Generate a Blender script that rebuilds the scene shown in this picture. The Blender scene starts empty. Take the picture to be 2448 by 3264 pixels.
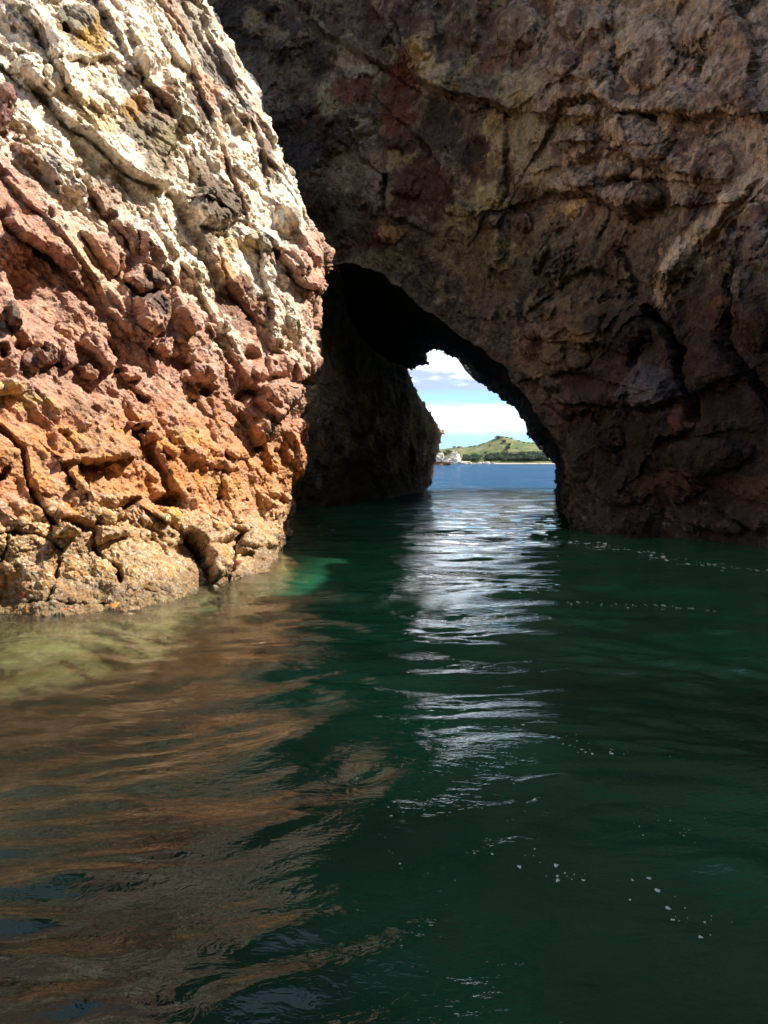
import bpy, math, random
import numpy as np
from concurrent.futures import ThreadPoolExecutor

# ---------------------------------------------------------------- camera, world, sun, exposure
S = bpy.context.scene
COL = S.collection
CAM_H, FPX, CX, CY = 2.0, 829.0, 384.0, 512.0
PITCH = math.atan(49.5 / FPX)
cd = bpy.data.cameras.new('camera')
cam = bpy.data.objects.new('camera', cd); COL.objects.link(cam)
cam.location = (0, 0, CAM_H)
cam.rotation_euler = (math.radians(90) - PITCH, 0, 0)
cd.sensor_fit = 'VERTICAL'; cd.sensor_height = 36.0; cd.lens = 36.0 * FPX / 1024
cd.clip_start = 0.05; cd.clip_end = 20000
S.camera = cam
S.view_settings.view_transform = 'Standard'
S.view_settings.look = 'None'
S.view_settings.gamma = 1
S.view_settings.exposure = 0.95
S.cycles.use_denoising = True
S.cycles.max_bounces = 8
S.cycles.diffuse_bounces = 4
S.cycles.glossy_bounces = 3
S.cycles.transparent_max_bounces = 8
S.cycles.caustics_reflective = False
S.cycles.caustics_refractive = False
S.cycles.sample_clamp_indirect = 4.0

SUN = np.array([0.66, 0.06, 0.75]); SUN /= np.linalg.norm(SUN)
SUN_STR, SKY_STR = 4.6, 0.10
sl = bpy.data.lights.new('sun', 'SUN'); sl.energy = SUN_STR; sl.angle = math.radians(0.53)
sl.color = (1.0, 0.95, 0.86)
so = bpy.data.objects.new('sun', sl); COL.objects.link(so)
import mathutils
so.rotation_euler = mathutils.Vector(tuple(SUN)).to_track_quat('Z', 'Y').to_euler()
so.location = (20, 0, 40)

world = bpy.data.worlds.new('World'); S.world = world; world.use_nodes = True

class NT:
    """small helper to write node trees"""
    def __init__(s, tree): s.t = tree; s.n = tree.nodes; s.l = tree.links
    def new(s, ty, **kw):
        n = s.n.new(ty)
        for k, v in kw.items(): setattr(n, k, v)
        return n
    def put(s, sock, v):
        if v is None: return
        if isinstance(v, bpy.types.NodeSocket): s.l.new(v, sock)
        else: sock.default_value = v
    def math(s, op, a, b=None, c=None, clamp=False):
        n = s.new('ShaderNodeMath', operation=op, use_clamp=clamp)
        s.put(n.inputs[0], a)
        if b is not None: s.put(n.inputs[1], b)
        if c is not None: s.put(n.inputs[2], c)
        return n.outputs[0]
    def mix(s, f, a, b, blend='MIX'):
        n = s.new('ShaderNodeMix', data_type='RGBA', blend_type=blend)
        s.put(n.inputs['Factor'], f)
        s.put([i for i in n.inputs if i.name == 'A' and i.type == 'RGBA'][0], a)
        s.put([i for i in n.inputs if i.name == 'B' and i.type == 'RGBA'][0], b)
        return [o for o in n.outputs if o.type == 'RGBA'][0]
    def noise(s, vec, scale, detail=4, rough=0.55, dist=0.0):
        n = s.new('ShaderNodeTexNoise')
        s.put(n.inputs['Vector'], vec); n.inputs['Scale'].default_value = scale
        n.inputs['Detail'].default_value = detail; n.inputs['Roughness'].default_value = rough
        n.inputs['Distortion'].default_value = dist
        return n.outputs['Fac']
    def voro(s, vec, scale, feature='F1'):
        n = s.new('ShaderNodeTexVoronoi', feature=feature)
        s.put(n.inputs['Vector'], vec); n.inputs['Scale'].default_value = scale
        return n.outputs['Distance']
    def mapping(s, vec, scale=(1, 1, 1), rot=(0, 0, 0), loc=(0, 0, 0)):
        n = s.new('ShaderNodeMapping'); s.put(n.inputs['Vector'], vec)
        n.inputs['Scale'].default_value = scale; n.inputs['Rotation'].default_value = rot
        n.inputs['Location'].default_value = loc
        return n.outputs[0]
    def ramp(s, f, a, b):
        n = s.new('ShaderNodeMapRange', clamp=True, interpolation_type='SMOOTHSTEP')
        s.put(n.inputs[0], f); n.inputs[1].default_value = a; n.inputs[2].default_value = b
        return n.outputs[0]

def build_world():
    w = NT(world.node_tree); w.n.clear()
    out = w.new('ShaderNodeOutputWorld'); bg = w.new('ShaderNodeBackground')
    sky = w.new('ShaderNodeTexSky', sky_type='NISHITA', sun_disc=False)
    sky.sun_elevation = math.asin(SUN[2]); sky.sun_rotation = math.atan2(SUN[0], SUN[1])
    sky.air_density = 1.0; sky.dust_density = 0.6; sky.ozone_density = 1.5
    tc = w.new('ShaderNodeTexCoord'); sep = w.new('ShaderNodeSeparateXYZ'); w.l.new(tc.outputs['Generated'], sep.inputs[0])
    z = sep.outputs['Z']
    m1 = w.mapping(tc.outputs['Generated'], (1, 1, 3.0))
    n1 = w.noise(m1, 9.0, 6, 0.6)
    n2 = w.noise(w.mapping(tc.outputs['Generated'], (1, 1, 4.5), loc=(3.1, 2.2, 0.3)), 20.0, 5, 0.6)
    # a soft white bank low over the far shore
    zj = w.math('ADD', z, w.math('MULTIPLY', w.math('SUBTRACT', n2, 0.5), 0.014))
    bank = w.math('MULTIPLY', w.ramp(zj, 0.028, 0.050), w.math('SUBTRACT', 1.0, w.ramp(zj, 0.058, 0.075)))
    # broken cumulus above it
    up = w.math('MULTIPLY', w.ramp(zj, 0.076, 0.092), w.ramp(n1, 0.28, 0.44))
    up = w.math('MULTIPLY', up, w.math('SUBTRACT', 1.0, w.math('MULTIPLY', w.ramp(z, 0.16, 0.3), 0.9)))
    shade = w.ramp(w.math('ADD', n2, w.math('MULTIPLY', w.math('SUBTRACT', z, 0.114), 8.0)), 0.36, 0.78)
    ccol = w.mix(shade, (3.2, 3.9, 5.6, 1), (15, 15.3, 16, 1))
    teal = w.mix(w.ramp(z, 0.0, 0.16), (3.3, 5.6, 7.2, 1), (2.5, 4.9, 7.4, 1))
    low = w.math('SUBTRACT', 1.0, w.ramp(z, 0.10, 0.35))
    base = w.mix(low, sky.outputs[0], teal)
    c1 = w.mix(up, base, ccol)
    c2 = w.mix(w.math('MULTIPLY', bank, w.math('ADD', .6, w.math('MULTIPLY', n1, .5))), c1, (8.2, 8.9, 9.4, 1))
    w.l.new(c2, bg.inputs[0]); bg.inputs[1].default_value = SKY_STR
    w.l.new(bg.outputs[0], out.inputs[0])
build_world()

# ---------------------------------------------------------------- numeric noise
f32 = np.float32
def pmap(fn, p, *a, **k):
    n = len(p); k4 = max(1, n // 60000)
    parts = np.array_split(np.arange(n), k4)
    with ThreadPoolExecutor(4) as ex:
        res = list(ex.map(lambda ix: fn(p[ix[0]:ix[-1] + 1], *a, **k), parts))
    if isinstance(res[0], tuple):
        return tuple(np.concatenate([r[i] for r in res]) for i in range(len(res[0])))
    return np.concatenate(res)

def hsh(ix, iy, iz, seed):
    h = (ix.view(np.uint32) * np.uint32(374761393)) ^ (iy.view(np.uint32) * np.uint32(668265263)) \
        ^ (iz.view(np.uint32) * np.uint32(2147483647 - 58)) ^ np.uint32((seed * 974634777 + 12345) & 0xffffffff)
    h ^= h >> np.uint32(15); h *= np.uint32(2246822519); h ^= h >> np.uint32(13)
    h *= np.uint32(3266489917); h ^= h >> np.uint32(16)
    return h
_r = np.random.RandomState(7)
GR = _r.normal(size=(256, 3)); GR = (GR / np.linalg.norm(GR, axis=1)[:, None]).astype(f32)
RT = _r.rand(4096, 4).astype(f32)

def _perlin(p, seed=0):
    i0 = np.floor(p); f = (p - i0).astype(f32); i = i0.astype(np.int32)
    u = f * f * f * (f * (f * 6 - 15) + 10)
    r = np.zeros(len(p), f32)
    for dx in (0, 1):
        wx = u[:, 0] if dx else 1 - u[:, 0]
        for dy in (0, 1):
            wy = u[:, 1] if dy else 1 - u[:, 1]
            for dz in (0, 1):
                wz = u[:, 2] if dz else 1 - u[:, 2]
                g = GR[hsh(i[:, 0] + np.int32(dx), i[:, 1] + np.int32(dy), i[:, 2] + np.int32(dz), seed) & 255]
                d = g[:, 0] * (f[:, 0] - dx) + g[:, 1] * (f[:, 1] - dy) + g[:, 2] * (f[:, 2] - dz)
                r += wx * wy * wz * d
    return r * 1.5
def perlin(p, seed=0): return pmap(_perlin, p, seed)
def _fbm(p, octv=4, gain=0.5, seed=0, ridged=False):
    r = np.zeros(len(p), f32); a = 1.0; q = p.copy(); s = 0
    for k in range(octv):
        n = _perlin(q, seed + k * 17)
        if ridged: n = 1 - 2 * np.abs(n)
        r += a * n; s += a; a *= gain; q = q * 2.03 + 11.7
    return r / s
def fbm(p, octv=4, gain=0.5, seed=0, ridged=False): return pmap(_fbm, p, octv, gain, seed, ridged)

def _worley(p, seed=0, tilt=0.6, jit=0.9):
    """broken-block field: returns block height (offset + tilted facet), gap F2-F1, per-block random"""
    i0 = np.floor(p); fr = (p - i0 - 0.5).astype(f32); i = i0.astype(np.int32)
    F1 = np.full(len(p), 9.0, f32); F2 = np.full(len(p), 9.0, f32)
    H = np.zeros(len(p), np.uint32); V = np.zeros((len(p), 3), f32)
    for dx in (-1, 0, 1):
        for dy in (-1, 0, 1):
            for dz in (-1, 0, 1):
                h = hsh(i[:, 0] + np.int32(dx), i[:, 1] + np.int32(dy), i[:, 2] + np.int32(dz), seed)
                r = RT[h & 4095]
                v = fr - np.array((dx, dy, dz), f32) - (r[:, :3] - f32(0.5)) * f32(jit)
                d = (v * v).sum(1)
                a = d < F1
                F2 = np.where(a, F1, np.minimum(F2, d)); F1 = np.where(a, d, F1)
                H = np.where(a, h, H); V[a] = v[a]
    r = RT[(H >> np.uint32(7)) & 4095]
    g = GR[(H >> np.uint32(11)) & 255]
    hgt = (r[:, 3] - 0.5) + tilt * (V * g).sum(1)
    return hgt.astype(f32), (np.sqrt(F2) - np.sqrt(F1)).astype(f32), r[:, 0]
def lumps(h, g, e=.3):
    # rounded blocks that rise out of the joints between them
    return (h + .5) * sstep(g, 0, e) - .45
def facets(h, g, e=.12):
    # flat tilted faces meeting in low joints
    return h * sstep(g, 0, e)
def worley(p, seed=0, tilt=0.6, jit=0.9): return pmap(_worley, p, seed, tilt, jit)

def sstep(x, a, b):
    t = np.clip((x - a) / (b - a), 0, 1); return t * t * (3 - 2 * t)

# ---------------------------------------------------------------- picture geometry helpers
K = 768 / 2448.0     # traced coordinates are given on a 2448-wide tracing
sp, cp = math.sin(PITCH), math.cos(PITCH)
def ray_pt(u, v, d):
    X = (u - CX) / FPX; Y = (CY - v) / FPX
    t = d / (cp + Y * sp)
    return np.stack([t * X, d, CAM_H + t * (-sp + Y * cp)], -1)
def water_depth(v):
    Y = (CY - v) / FPX
    return CAM_H * (cp + Y * sp) / (sp - Y * cp)
def project(P):
    x, y, z = P[..., 0], P[..., 1], P[..., 2] - CAM_H
    w = y * cp - z * sp; yy = y * sp + z * cp
    return CX + FPX * x / w, CY - FPX * yy / w

def rbf(pts):
    """thin-plate surface through (u, v, depth) samples given in tracing coordinates; depth None = waterline"""
    A = np.array([(u * K, v * K, water_depth(v * K) if d is None else d) for u, v, d in pts], float)
    c = A[:, :2] / 100.0; n = len(c)
    def ph(r2): return 0.5 * r2 * np.log(r2 + 1e-9)
    M = np.zeros((n + 3, n + 3)); d2 = ((c[:, None] - c[None]) ** 2).sum(-1)
    M[:n, :n] = ph(d2) + np.eye(n) * 0.02
    M[:n, n] = 1; M[:n, n + 1:] = c; M[n, :n] = 1; M[n + 1:, :n] = c.T
    w = np.linalg.solve(M, np.concatenate([1 / A[:, 2], [0, 0, 0]]))
    def ev(u, v):
        x = u / 100.0; y = v / 100.0
        r = w[n] + w[n + 1] * x + w[n + 2] * y
        for k in range(n):
            r = r + w[k] * ph((x - c[k, 0]) ** 2 + (y - c[k, 1]) ** 2)
        return 1.0 / np.clip(r, 1 / 120.0, 1 / 3.0)
    return ev

def seg_dist(u, v, pl, closed=False):
    """distance to a polyline and side (+ = right-hand side walking along, picture coordinates y down)"""
    best = np.full(u.shape, 1e9, f32); side = np.zeros(u.shape, f32)
    n = len(pl)
    for k in range(n if closed else n - 1):
        ax, ay = pl[k]; bx, by = pl[(k + 1) % n]
        dx, dy = bx - ax, by - ay; L = dx * dx + dy * dy + 1e-9
        t = np.clip(((u - ax) * dx + (v - ay) * dy) / L, 0, 1)
        ex = u - ax - t * dx; ey = v - ay - t * dy; d = ex * ex + ey * ey
        cr = dx * (v - ay) - dy * (u - ax)
        m = d < best - 1e-6
        best = np.where(m, d, best); side = np.where(m, np.sign(cr), side)
    return np.sqrt(best), side
def inside(u, v, pl):
    c = np.zeros(u.shape, bool); n = len(pl)
    for k in range(n):
        ax, ay = pl[k]; bx, by = pl[(k + 1) % n]
        if ay == by: continue
        m = ((ay > v) != (by > v)) & (u < (bx - ax) * (v - ay) / (by - ay) + ax)
        c ^= m
    return c
def sd_poly(u, v, pl):
    d, _ = seg_dist(u, v, pl, True)
    return np.where(inside(u, v, pl), d, -d)

class Relief:
    """traced relief on a rock face: U, V are tracing coordinates of the undisturbed surface"""
    def __init__(s, U, V, wob): s.U, s.V = U + wob[0], V + wob[1]; s.h = np.zeros(U.shape, f32)
    def box(s, x0, y0, x1, y1):
        return np.nonzero((s.U > x0) & (s.U < x1) & (s.V > y0) & (s.V < y1))
    def ledge(s, pl, h, w, groove=0.0, gw=6.0, flip=1):
        # material on the upper/right side of the line stands proud by h and fades over w
        xs = [p[0] for p in pl]; ys = [p[1] for p in pl]; m = 3 * w
        ix = s.box(min(xs) - m, min(ys) - m, max(xs) + m, max(ys) + m)
        if len(ix[0]) == 0: return
        u, v = s.U[ix], s.V[ix]
        d, sd = seg_dist(u, v, pl); sd = sd * flip
        # soften the ends
        d0 = np.minimum(np.hypot(u - pl[0][0], v - pl[0][1]), np.hypot(u - pl[-1][0], v - pl[-1][1]))
        e = sstep(d0, 0, w * 0.6) * 0.85 + 0.15
        sg = d * sd; up = np.where(sg < 0, np.exp(sg / w), 1) * h * e * sstep(-sg, -5, 7)
        gr = np.exp(-(d / gw) ** 2) * groove * e
        s.h[ix] += up - gr
    def crack(s, pl, depth, w): s.ledge(pl, 0.0, w * 2.0, depth, w)
    def block(s, pl, h, e=14.0):
        xs = [p[0] for p in pl]; ys = [p[1] for p in pl]
        ix = s.box(min(xs) - 5, min(ys) - 5, max(xs) + 5, max(ys) + 5)
        if len(ix[0]) == 0: return
        d = sd_poly(s.U[ix], s.V[ix], pl)
        t = np.clip(d / e, 0, 1); s.h[ix] += h * np.sqrt(1 - (1 - t) ** 2)
    def blob(s, x, y, rx, ry, h, rot=0.0, p=1.0):
        r = max(rx, ry) * 1.05
        ix = s.box(x - r, y - r, x + r, y + r)
        if len(ix[0]) == 0: return
        a = math.radians(rot); du = s.U[ix] - x; dv = s.V[ix] - y
        q = ((du * math.cos(a) + dv * math.sin(a)) / rx) ** 2 + ((-du * math.sin(a) + dv * math.cos(a)) / ry) ** 2
        if h < 0: h, p = h * .62, 2.6
        s.h[ix] += h * np.clip(1 - q, 0, 1) ** (0.5 * p)

class Paint:
    def __init__(s, U, V, base): s.U, s.V = U, V; s.c = base
    def over(s, m, col): s.c += (np.array(col, f32) - s.c) * m[..., None]
    def blob(s, x, y, rx, ry, col, a=1.0, rot=0.0, soft=0.35, jit=None):
        t = math.radians(rot); du = s.U - x; dv = s.V - y
        q = np.sqrt(((du * math.cos(t) + dv * math.sin(t)) / rx) ** 2 + ((-du * math.sin(t) + dv * math.cos(t)) / ry) ** 2)
        q = q / 1.22
        if jit is not None: q = q + jit * .8
        s.over((1 - sstep(q, 1 - soft * .6, 1 + soft * 0.4)) * a, col)
    def line(s, pl, w, col, a=1.0, jit=None):
        d, _ = seg_dist(s.U, s.V, pl)
        if jit is not None: d = d + jit * w
        s.over((1 - sstep(d, w * 0.5, w)) * a, col)

# ---------------------------------------------------------------- mesh helpers
def tagit(o, label=None, cat=None, group=None, kind=None):
    if label: o['label'] = label
    if cat: o['category'] = cat
    if group: o['group'] = group
    if kind: o['kind'] = kind
    return o
def mesh_obj(name, V, F, mat, col=None, parent=None, smooth=True, extra=None):
    """V (n,3), F (m,3|4) integer arrays -> one linked mesh object"""
    V = np.asarray(V, f32).reshape(-1, 3); F = np.asarray(F, np.int32)
    me = bpy.data.meshes.new(name); n, m, k = len(V), len(F), F.shape[1]
    me.vertices.add(n); me.vertices.foreach_set('co', V.ravel())
    me.loops.add(m * k); me.loops.foreach_set('vertex_index', F.ravel())
    me.polygons.add(m); me.polygons.foreach_set('loop_start', np.arange(0, m * k, k, dtype=np.int32))
    me.polygons.foreach_set('use_smooth', np.full(m, smooth))
    me.update(calc_edges=True)
    if col is not None:
        a = me.color_attributes.new('Col', 'FLOAT_COLOR', 'POINT')
        a.data.foreach_set('color', np.concatenate([np.clip(col, 0, 1), np.ones((n, 1))], 1).astype(f32).ravel())
    for nm, arr in (extra or {}).items():
        a = me.attributes.new(nm, 'FLOAT', 'POINT'); a.data.foreach_set('value', arr.astype(f32).ravel())
    me.materials.append(mat)
    o = bpy.data.objects.new(name, me); COL.objects.link(o)
    if parent: o.parent = parent
    return o
def empty(name, loc):
    o = bpy.data.objects.new(name, None); COL.objects.link(o); o.location = loc; return o
def child_mesh(name, V, F, mat, par, **k):
    V = np.asarray(V, f32) - np.array(par.location, f32)
    return mesh_obj(name, V, F, mat, parent=par, **k)
def grid_faces(R, C, off=0):
    i = np.arange(R * C).reshape(R, C) + off
    return np.stack([i[:-1, :-1], i[1:, :-1], i[1:, 1:], i[:-1, 1:]], -1).reshape(-1, 4)
def grid_normals(P):
    du = np.gradient(P, axis=1); dv = np.gradient(P, axis=0)
    n = np.cross(dv, du); return n / (np.linalg.norm(n, axis=-1, keepdims=True) + 1e-9)
def blur(a, k):
    # box blur along both axes through running sums
    for ax in (0, 1):
        b = np.concatenate([np.repeat(np.take(a, [0], ax), k + 1, ax), a, np.repeat(np.take(a, [-1], ax), k, ax)], ax)
        c = np.cumsum(b, ax, dtype=np.float64)
        n = a.shape[ax]
        a = (np.take(c, range(2 * k + 1, 2 * k + 1 + n), ax) - np.take(c, range(0, n), ax)) / (2 * k + 1)
    return a
def stage(P0, Nrm, H, wside=None):
    """push the surface out by H, mostly straight towards the viewer side so traced features stay where they are"""
    r = np.array([0, 0, CAM_H]) - P0; r /= np.linalg.norm(r, axis=-1, keepdims=True)
    nd = (r * Nrm).sum(-1, keepdims=True)
    d = r / np.maximum(np.abs(nd), .55)
    k = .35 if wside is None else np.maximum(wside, .35)[..., None]
    d = d + (Nrm - d) * k
    P1 = P0 + d * H[..., None]
    Ps = np.stack([blur(P1[..., i], 1) for i in range(3)], -1)
    return P1, grid_normals(Ps)
def compact(V, F, keep):
    F = F[keep]; used = np.zeros(len(V), bool); used[F.ravel()] = True
    mp = np.cumsum(used) - 1
    return used, mp[F]

# ---------------------------------------------------------------- materials
def mat_new(name):
    m = bpy.data.materials.new(name); m.use_nodes = True
    t = NT(m.node_tree); t.n.clear(); out = t.new('ShaderNodeOutputMaterial')
    return m, t, out
def rock_mat(name, s=1.0, bump=0.6, rough=0.9, tint=0.35, spec=0.25, drip=0.0):
    m, t, out = mat_new(name)
    b = t.new('ShaderNodeBsdfPrincipled'); t.l.new(b.outputs[0], out.inputs[0])
    at = t.new('ShaderNodeAttribute', attribute_name='Col')
    geo = t.new('ShaderNodeNewGeometry'); p = geo.outputs['Position']
    n1 = t.noise(p, 9 * s, 6, 0.7); n2 = t.noise(p, 38 * s, 5, 0.75)
    n3 = t.noise(t.mapping(p, loc=(5, 3, 1)), 2.6 * s, 5, 0.6)
    k = t.math('ADD', t.math('MULTIPLY', n1, 0.9), t.math('MULTIPLY', n2, 0.9))
    k = t.math('MULTIPLY', t.math('SUBTRACT', k, 0.9), tint * 3.2)
    k = t.math('ADD', 1.0, k)
    if drip:
        ds = t.noise(t.mapping(p, (1, 1, .14)), 5.5 * s, 5, .7)
        k = t.math('ADD', k, t.math('MULTIPLY', t.math('SUBTRACT', ds, .5), drip))
    hs = t.new('ShaderNodeHueSaturation'); t.put(hs.inputs['Color'], at.outputs['Color'])
    t.put(hs.inputs['Value'], t.math('MAXIMUM', k, 0.25))
    t.put(hs.inputs['Saturation'], t.math('ADD', 0.72, t.math('MULTIPLY', n3, 0.6)))
    t.put(hs.inputs['Hue'], t.math('ADD', 0.5, t.math('MULTIPLY', t.math('SUBTRACT', n3, 0.5), 0.03)))
    t.l.new(hs.outputs[0], b.inputs['Base Color'])
    v1 = t.voro(t.mapping(p, (1, 1, 1.3)), 16 * s)
    h = t.math('ADD', t.math('MULTIPLY', n1, 0.8), t.math('ADD', t.math('MULTIPLY', n2, 0.35), t.math('MULTIPLY', v1, -0.35)))
    bp = t.new('ShaderNodeBump'); bp.inputs['Strength'].default_value = bump; bp.inputs['Distance'].default_value = 0.10 / s
    t.l.new(h, bp.inputs['Height']); t.l.new(bp.outputs[0], b.inputs['Normal'])
    wet = t.new('ShaderNodeAttribute', attribute_name='wet')
    t.put(b.inputs['Roughness'], t.math('SUBTRACT', rough, t.math('MULTIPLY', wet.outputs['Fac'], 0.5)))
    b.inputs['Specular IOR Level'].default_value = spec
    return m
M_LEFT = rock_mat('sunlit_rock', 1.0, 0.75, 0.92, 0.30)
M_CLIFF = rock_mat('shaded_rock', 0.8, 1.0, 0.9, 0.75, drip=1.3)
M_CAVE = rock_mat('cave_rock', 0.35, 0.8, 0.95, 0.35, 0.02)
M_BED = rock_mat('seabed_rock', 0.6, 0.6, 0.95, 0.3)

# ================================================================= LEFT BLUFF
def lerp_tab(tab, v):
    a = np.array(sorted(tab, key=lambda q: q[1]), float)
    return np.interp(v, a[:, 1], a[:, 0])
SIL = [(-150, -2250), (330, -980), (440, -620), (530, -360), (620, -120), (659, 0), (681, 43), (702, 90), (731, 137), (753, 184), (775, 231), (804, 282), (825, 325), (840, 369),
       (858, 409), (869, 456), (876, 488), (901, 517), (927, 532), (948, 557), (959, 600), (964, 640), (974, 705), (985, 745),
       (1006, 766), (1024, 788), (1033, 806), (1034, 853), (1033, 886), (1026, 907), (1006, 935), (1010, 947), (1008, 998),
       (1003, 1052), (997, 1106), (1004, 1153), (988, 1179), (985, 1204), (968, 1232), (970, 1250), (995, 1272), (999, 1287),
       (985, 1305), (966, 1334), (979, 1355), (981, 1381), (972, 1417), (970, 1453), (965, 1511), (945, 1543), (934, 1572),
       (948, 1609), (941, 1652), (925, 1685), (930, 1706), (905, 1722), (892, 1742), (884, 1764), (896, 1804), (900, 1830),
       (920, 1900), (950, 2050)]
def build_left():
    dep = rbf([(0, 1945, None), (145, 1959, None), (325, 1938, None), (470, 1927, None), (608, 1882, None), (670, 1862, None),
               (731, 1833, None), (862, 1826, None), (894, 1811, 16.0), (920, 1700, 19.5),
               (0, 1700, 11.1), (0, 1500, 11.6), (0, 1000, 12.8), (0, 600, 13.9), (0, 300, 15), (0, 0, 16.4),
               (400, 1600, 13.2), (400, 1300, 14.3), (400, 1000, 15.4), (400, 600, 16.7), (400, 300, 18), (400, 0, 19.8),
               (650, 1650, 15.7), (700, 1300, 17.4), (650, 1000, 18), (650, 600, 19.8), (600, 300, 20.8), (600, 0, 22.5),
               (900, 1600, 18.8), (930, 1300, 20), (950, 900, 21.4), (920, 600, 22.8), (800, 300, 23.8), (680, 0, 24.6),
               (-400, 1950, 9.2), (-400, 1000, 10.6), (-400, 0, 13.5), (0, -900, 21), (600, -900, 28), (0, -2200, 24), (600, -2200, 31),
               (0, 2100, 9.6), (400, 2100, 10.1), (800, 2000, 12.6), (0, 2250, 8.2), (500, 2250, 8.9), (900, 2200, 10.5)])
    step = 0.62
    rows = np.concatenate([np.arange(-700, -300, 8.0), np.arange(-300, -30, 3.0), np.arange(-29.5, 715, step)])
    us = lerp_tab([(a * K, b * K) for a, b in SIL], rows)
    wr = 20.0
    # front columns
    nf = int((us.max() + 120) / step)
    t = np.linspace(0, 1, nf)
    U = -120 + (us[:, None] - wr + 120) * t[None] ** 0.96
    # rounding columns
    ph = np.linspace(0, math.pi / 2, 46)[1:]
    U2 = us[:, None] - wr + wr * np.sin(ph)[None]
    D1 = dep(U, np.broadcast_to(rows[:, None], U.shape))
    D2 = dep(U2, np.broadcast_to(rows[:, None], U2.shape)) + 0.9 * (1 - np.cos(ph))[None]
    # side and back columns, leaving the silhouette
    q = np.linspace(0, 1, 90)[1:]
    U3 = us[:, None] - (0.25 + 60 * q[None] ** 1.6)
    D3 = D2[:, -1:] + 0.12 + 14 * q[None] ** 1.2
    UU = np.concatenate([U, U2, U3], 1); DD = np.concatenate([D1, D2, D3], 1)
    VV = np.broadcast_to(rows[:, None], UU.shape).copy()
    UF = UU.copy(); UF[:, nf + 45:] = us[:, None] + (DD[:, nf + 45:] - D2[:, -1:]) * 18   # side strip gets its own texture room
    P = ray_pt(UU, VV, DD)
    # continue out of the frame to the left
    ext = []
    e0 = P[:, 0]
    for k in range(1, 26):
        s_ = k / 25.0
        ext.append(np.stack([e0[:, 0] - 12 * s_, e0[:, 1] - 7 * s_ + 0 * e0[:, 1], e0[:, 2]], -1))
    ext = np.stack(ext[::-1], 1)
    P = np.concatenate([ext, P], 1); ne = 25
    UF = np.concatenate([np.repeat(UF[:, :1], ne, 1) - np.arange(ne, 0, -1)[None] * 12, UF], 1)
    VV = np.concatenate([np.repeat(VV[:, :1], ne, 1), VV], 1)
    R, C = P.shape[:2]
    Pn = np.stack([blur(P[..., i], 6) for i in range(3)], -1)
    N = grid_normals(Pn)
    X = P.reshape(-1, 3).astype(f32)
    # rotate into the bedding frame: fractures dip down to the right
    a = math.radians(-42)
    al = X[:, 0] * 0.62 + X[:, 1] * 0.78; up = X[:, 2]; de = X[:, 0] * 0.78 - X[:, 1] * 0.62
    b1 = al * math.cos(a) + up * math.sin(a) * 1.0; b2 = -al * math.sin(a) + up * math.cos(a)
    B = np.stack([b1, b2, de], -1).astype(f32)
    vs = VV.ravel() / K; uv = UF.ravel() / K
    w1 = fbm(X * 0.9, 4, 0.5, 3); w2 = fbm(X * 0.9 + 40, 4, 0.5, 5)
    w3 = fbm(X * 4.0, 3, 0.6, 9); w4 = fbm(X * 4.0 + 9, 3, 0.6, 10)
    W3 = np.stack([w1, w2, w3], -1)
    rl = Relief(UF / K, VV / K, ((w1 * 10 + w3 * 5).reshape(R, C), (w2 * 10 + w4 * 5).reshape(R, C)))
    # ---- traced relief
    rl.ledge([(60, 250), (105, 282), (155, 318), (181, 362), (224, 401), (275, 434), (318, 467), (362, 517), (405, 557), (452, 586), (520, 612), (575, 632)], .36, 130, .16, 7)
    rl.ledge([(420, 150), (430, 217), (459, 271), (506, 322), (521, 347), (557, 372)], .35, 60, .12, 6)
    rl.ledge([(195, 206), (253, 195), (282, 213), (318, 192), (347, 188), (390, 222)], .3, 50, .1, 6)
    rl.ledge([(553, 427), (545, 470), (521, 495), (520, 560)], .45, 60, .2, 7, flip=-1)
    rl.ledge([(0, 694), (22, 727), (54, 763), (90, 770), (119, 792), (163, 824), (203, 860)], .55, 70, .2, 8)
    rl.ledge([(0, 560), (60, 640), (130, 700), (200, 790), (300, 900), (340, 980)], .15, 50, .08, 5)
    rl.ledge([(190, 520), (270, 600), (330, 690), (400, 760), (430, 820)], .28, 50, .10, 6)
    rl.ledge([(560, 80), (600, 200), (650, 330), (700, 450), (740, 560), (780, 680)], .18, 30, .12, 5)
    rl.ledge([(640, 60), (700, 200), (770, 330), (820, 440), (850, 560)], .2, 30, .08, 5)
    rl.ledge([(310, 0), (340, 70), (370, 110), (400, 200)], .3, 40, .12, 5)
    rl.ledge([(60, 60), (110, 120), (150, 200), (200, 280), (230, 320)], .3, 45, .15, 6)
    rl.ledge([(560, 830), (620, 900), (660, 980), (700, 1060)], .2, 50, .10, 5)
    rl.ledge([(820, 780), (830, 860), (850, 930), (860, 1040)], .2, 40, .12, 5)
    rl.ledge([(930, 880), (950, 905), (1000, 925), (1040, 930)], .2, 40, .18, 6)
    rl.ledge([(840, 1345), (872, 1358), (900, 1325), (945, 1282)], .15, 30, .3, 7)
    rl.ledge([(536, 1681), (572, 1706), (608, 1742), (641, 1779), (652, 1815), (670, 1862)], .35, 60, .35, 8)
    rl.ledge([(720, 1680), (752, 1700), (765, 1718), (742, 1765), (735, 1830)], .25, 40, .3, 7)
    rl.ledge([(200, 1500), (240, 1560), (280, 1600), (330, 1620)], .25, 50, .15, 6)
    rl.ledge([(260, 1480), (330, 1478), (380, 1470)], .35, 40, .1, 6, flip=1)
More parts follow.
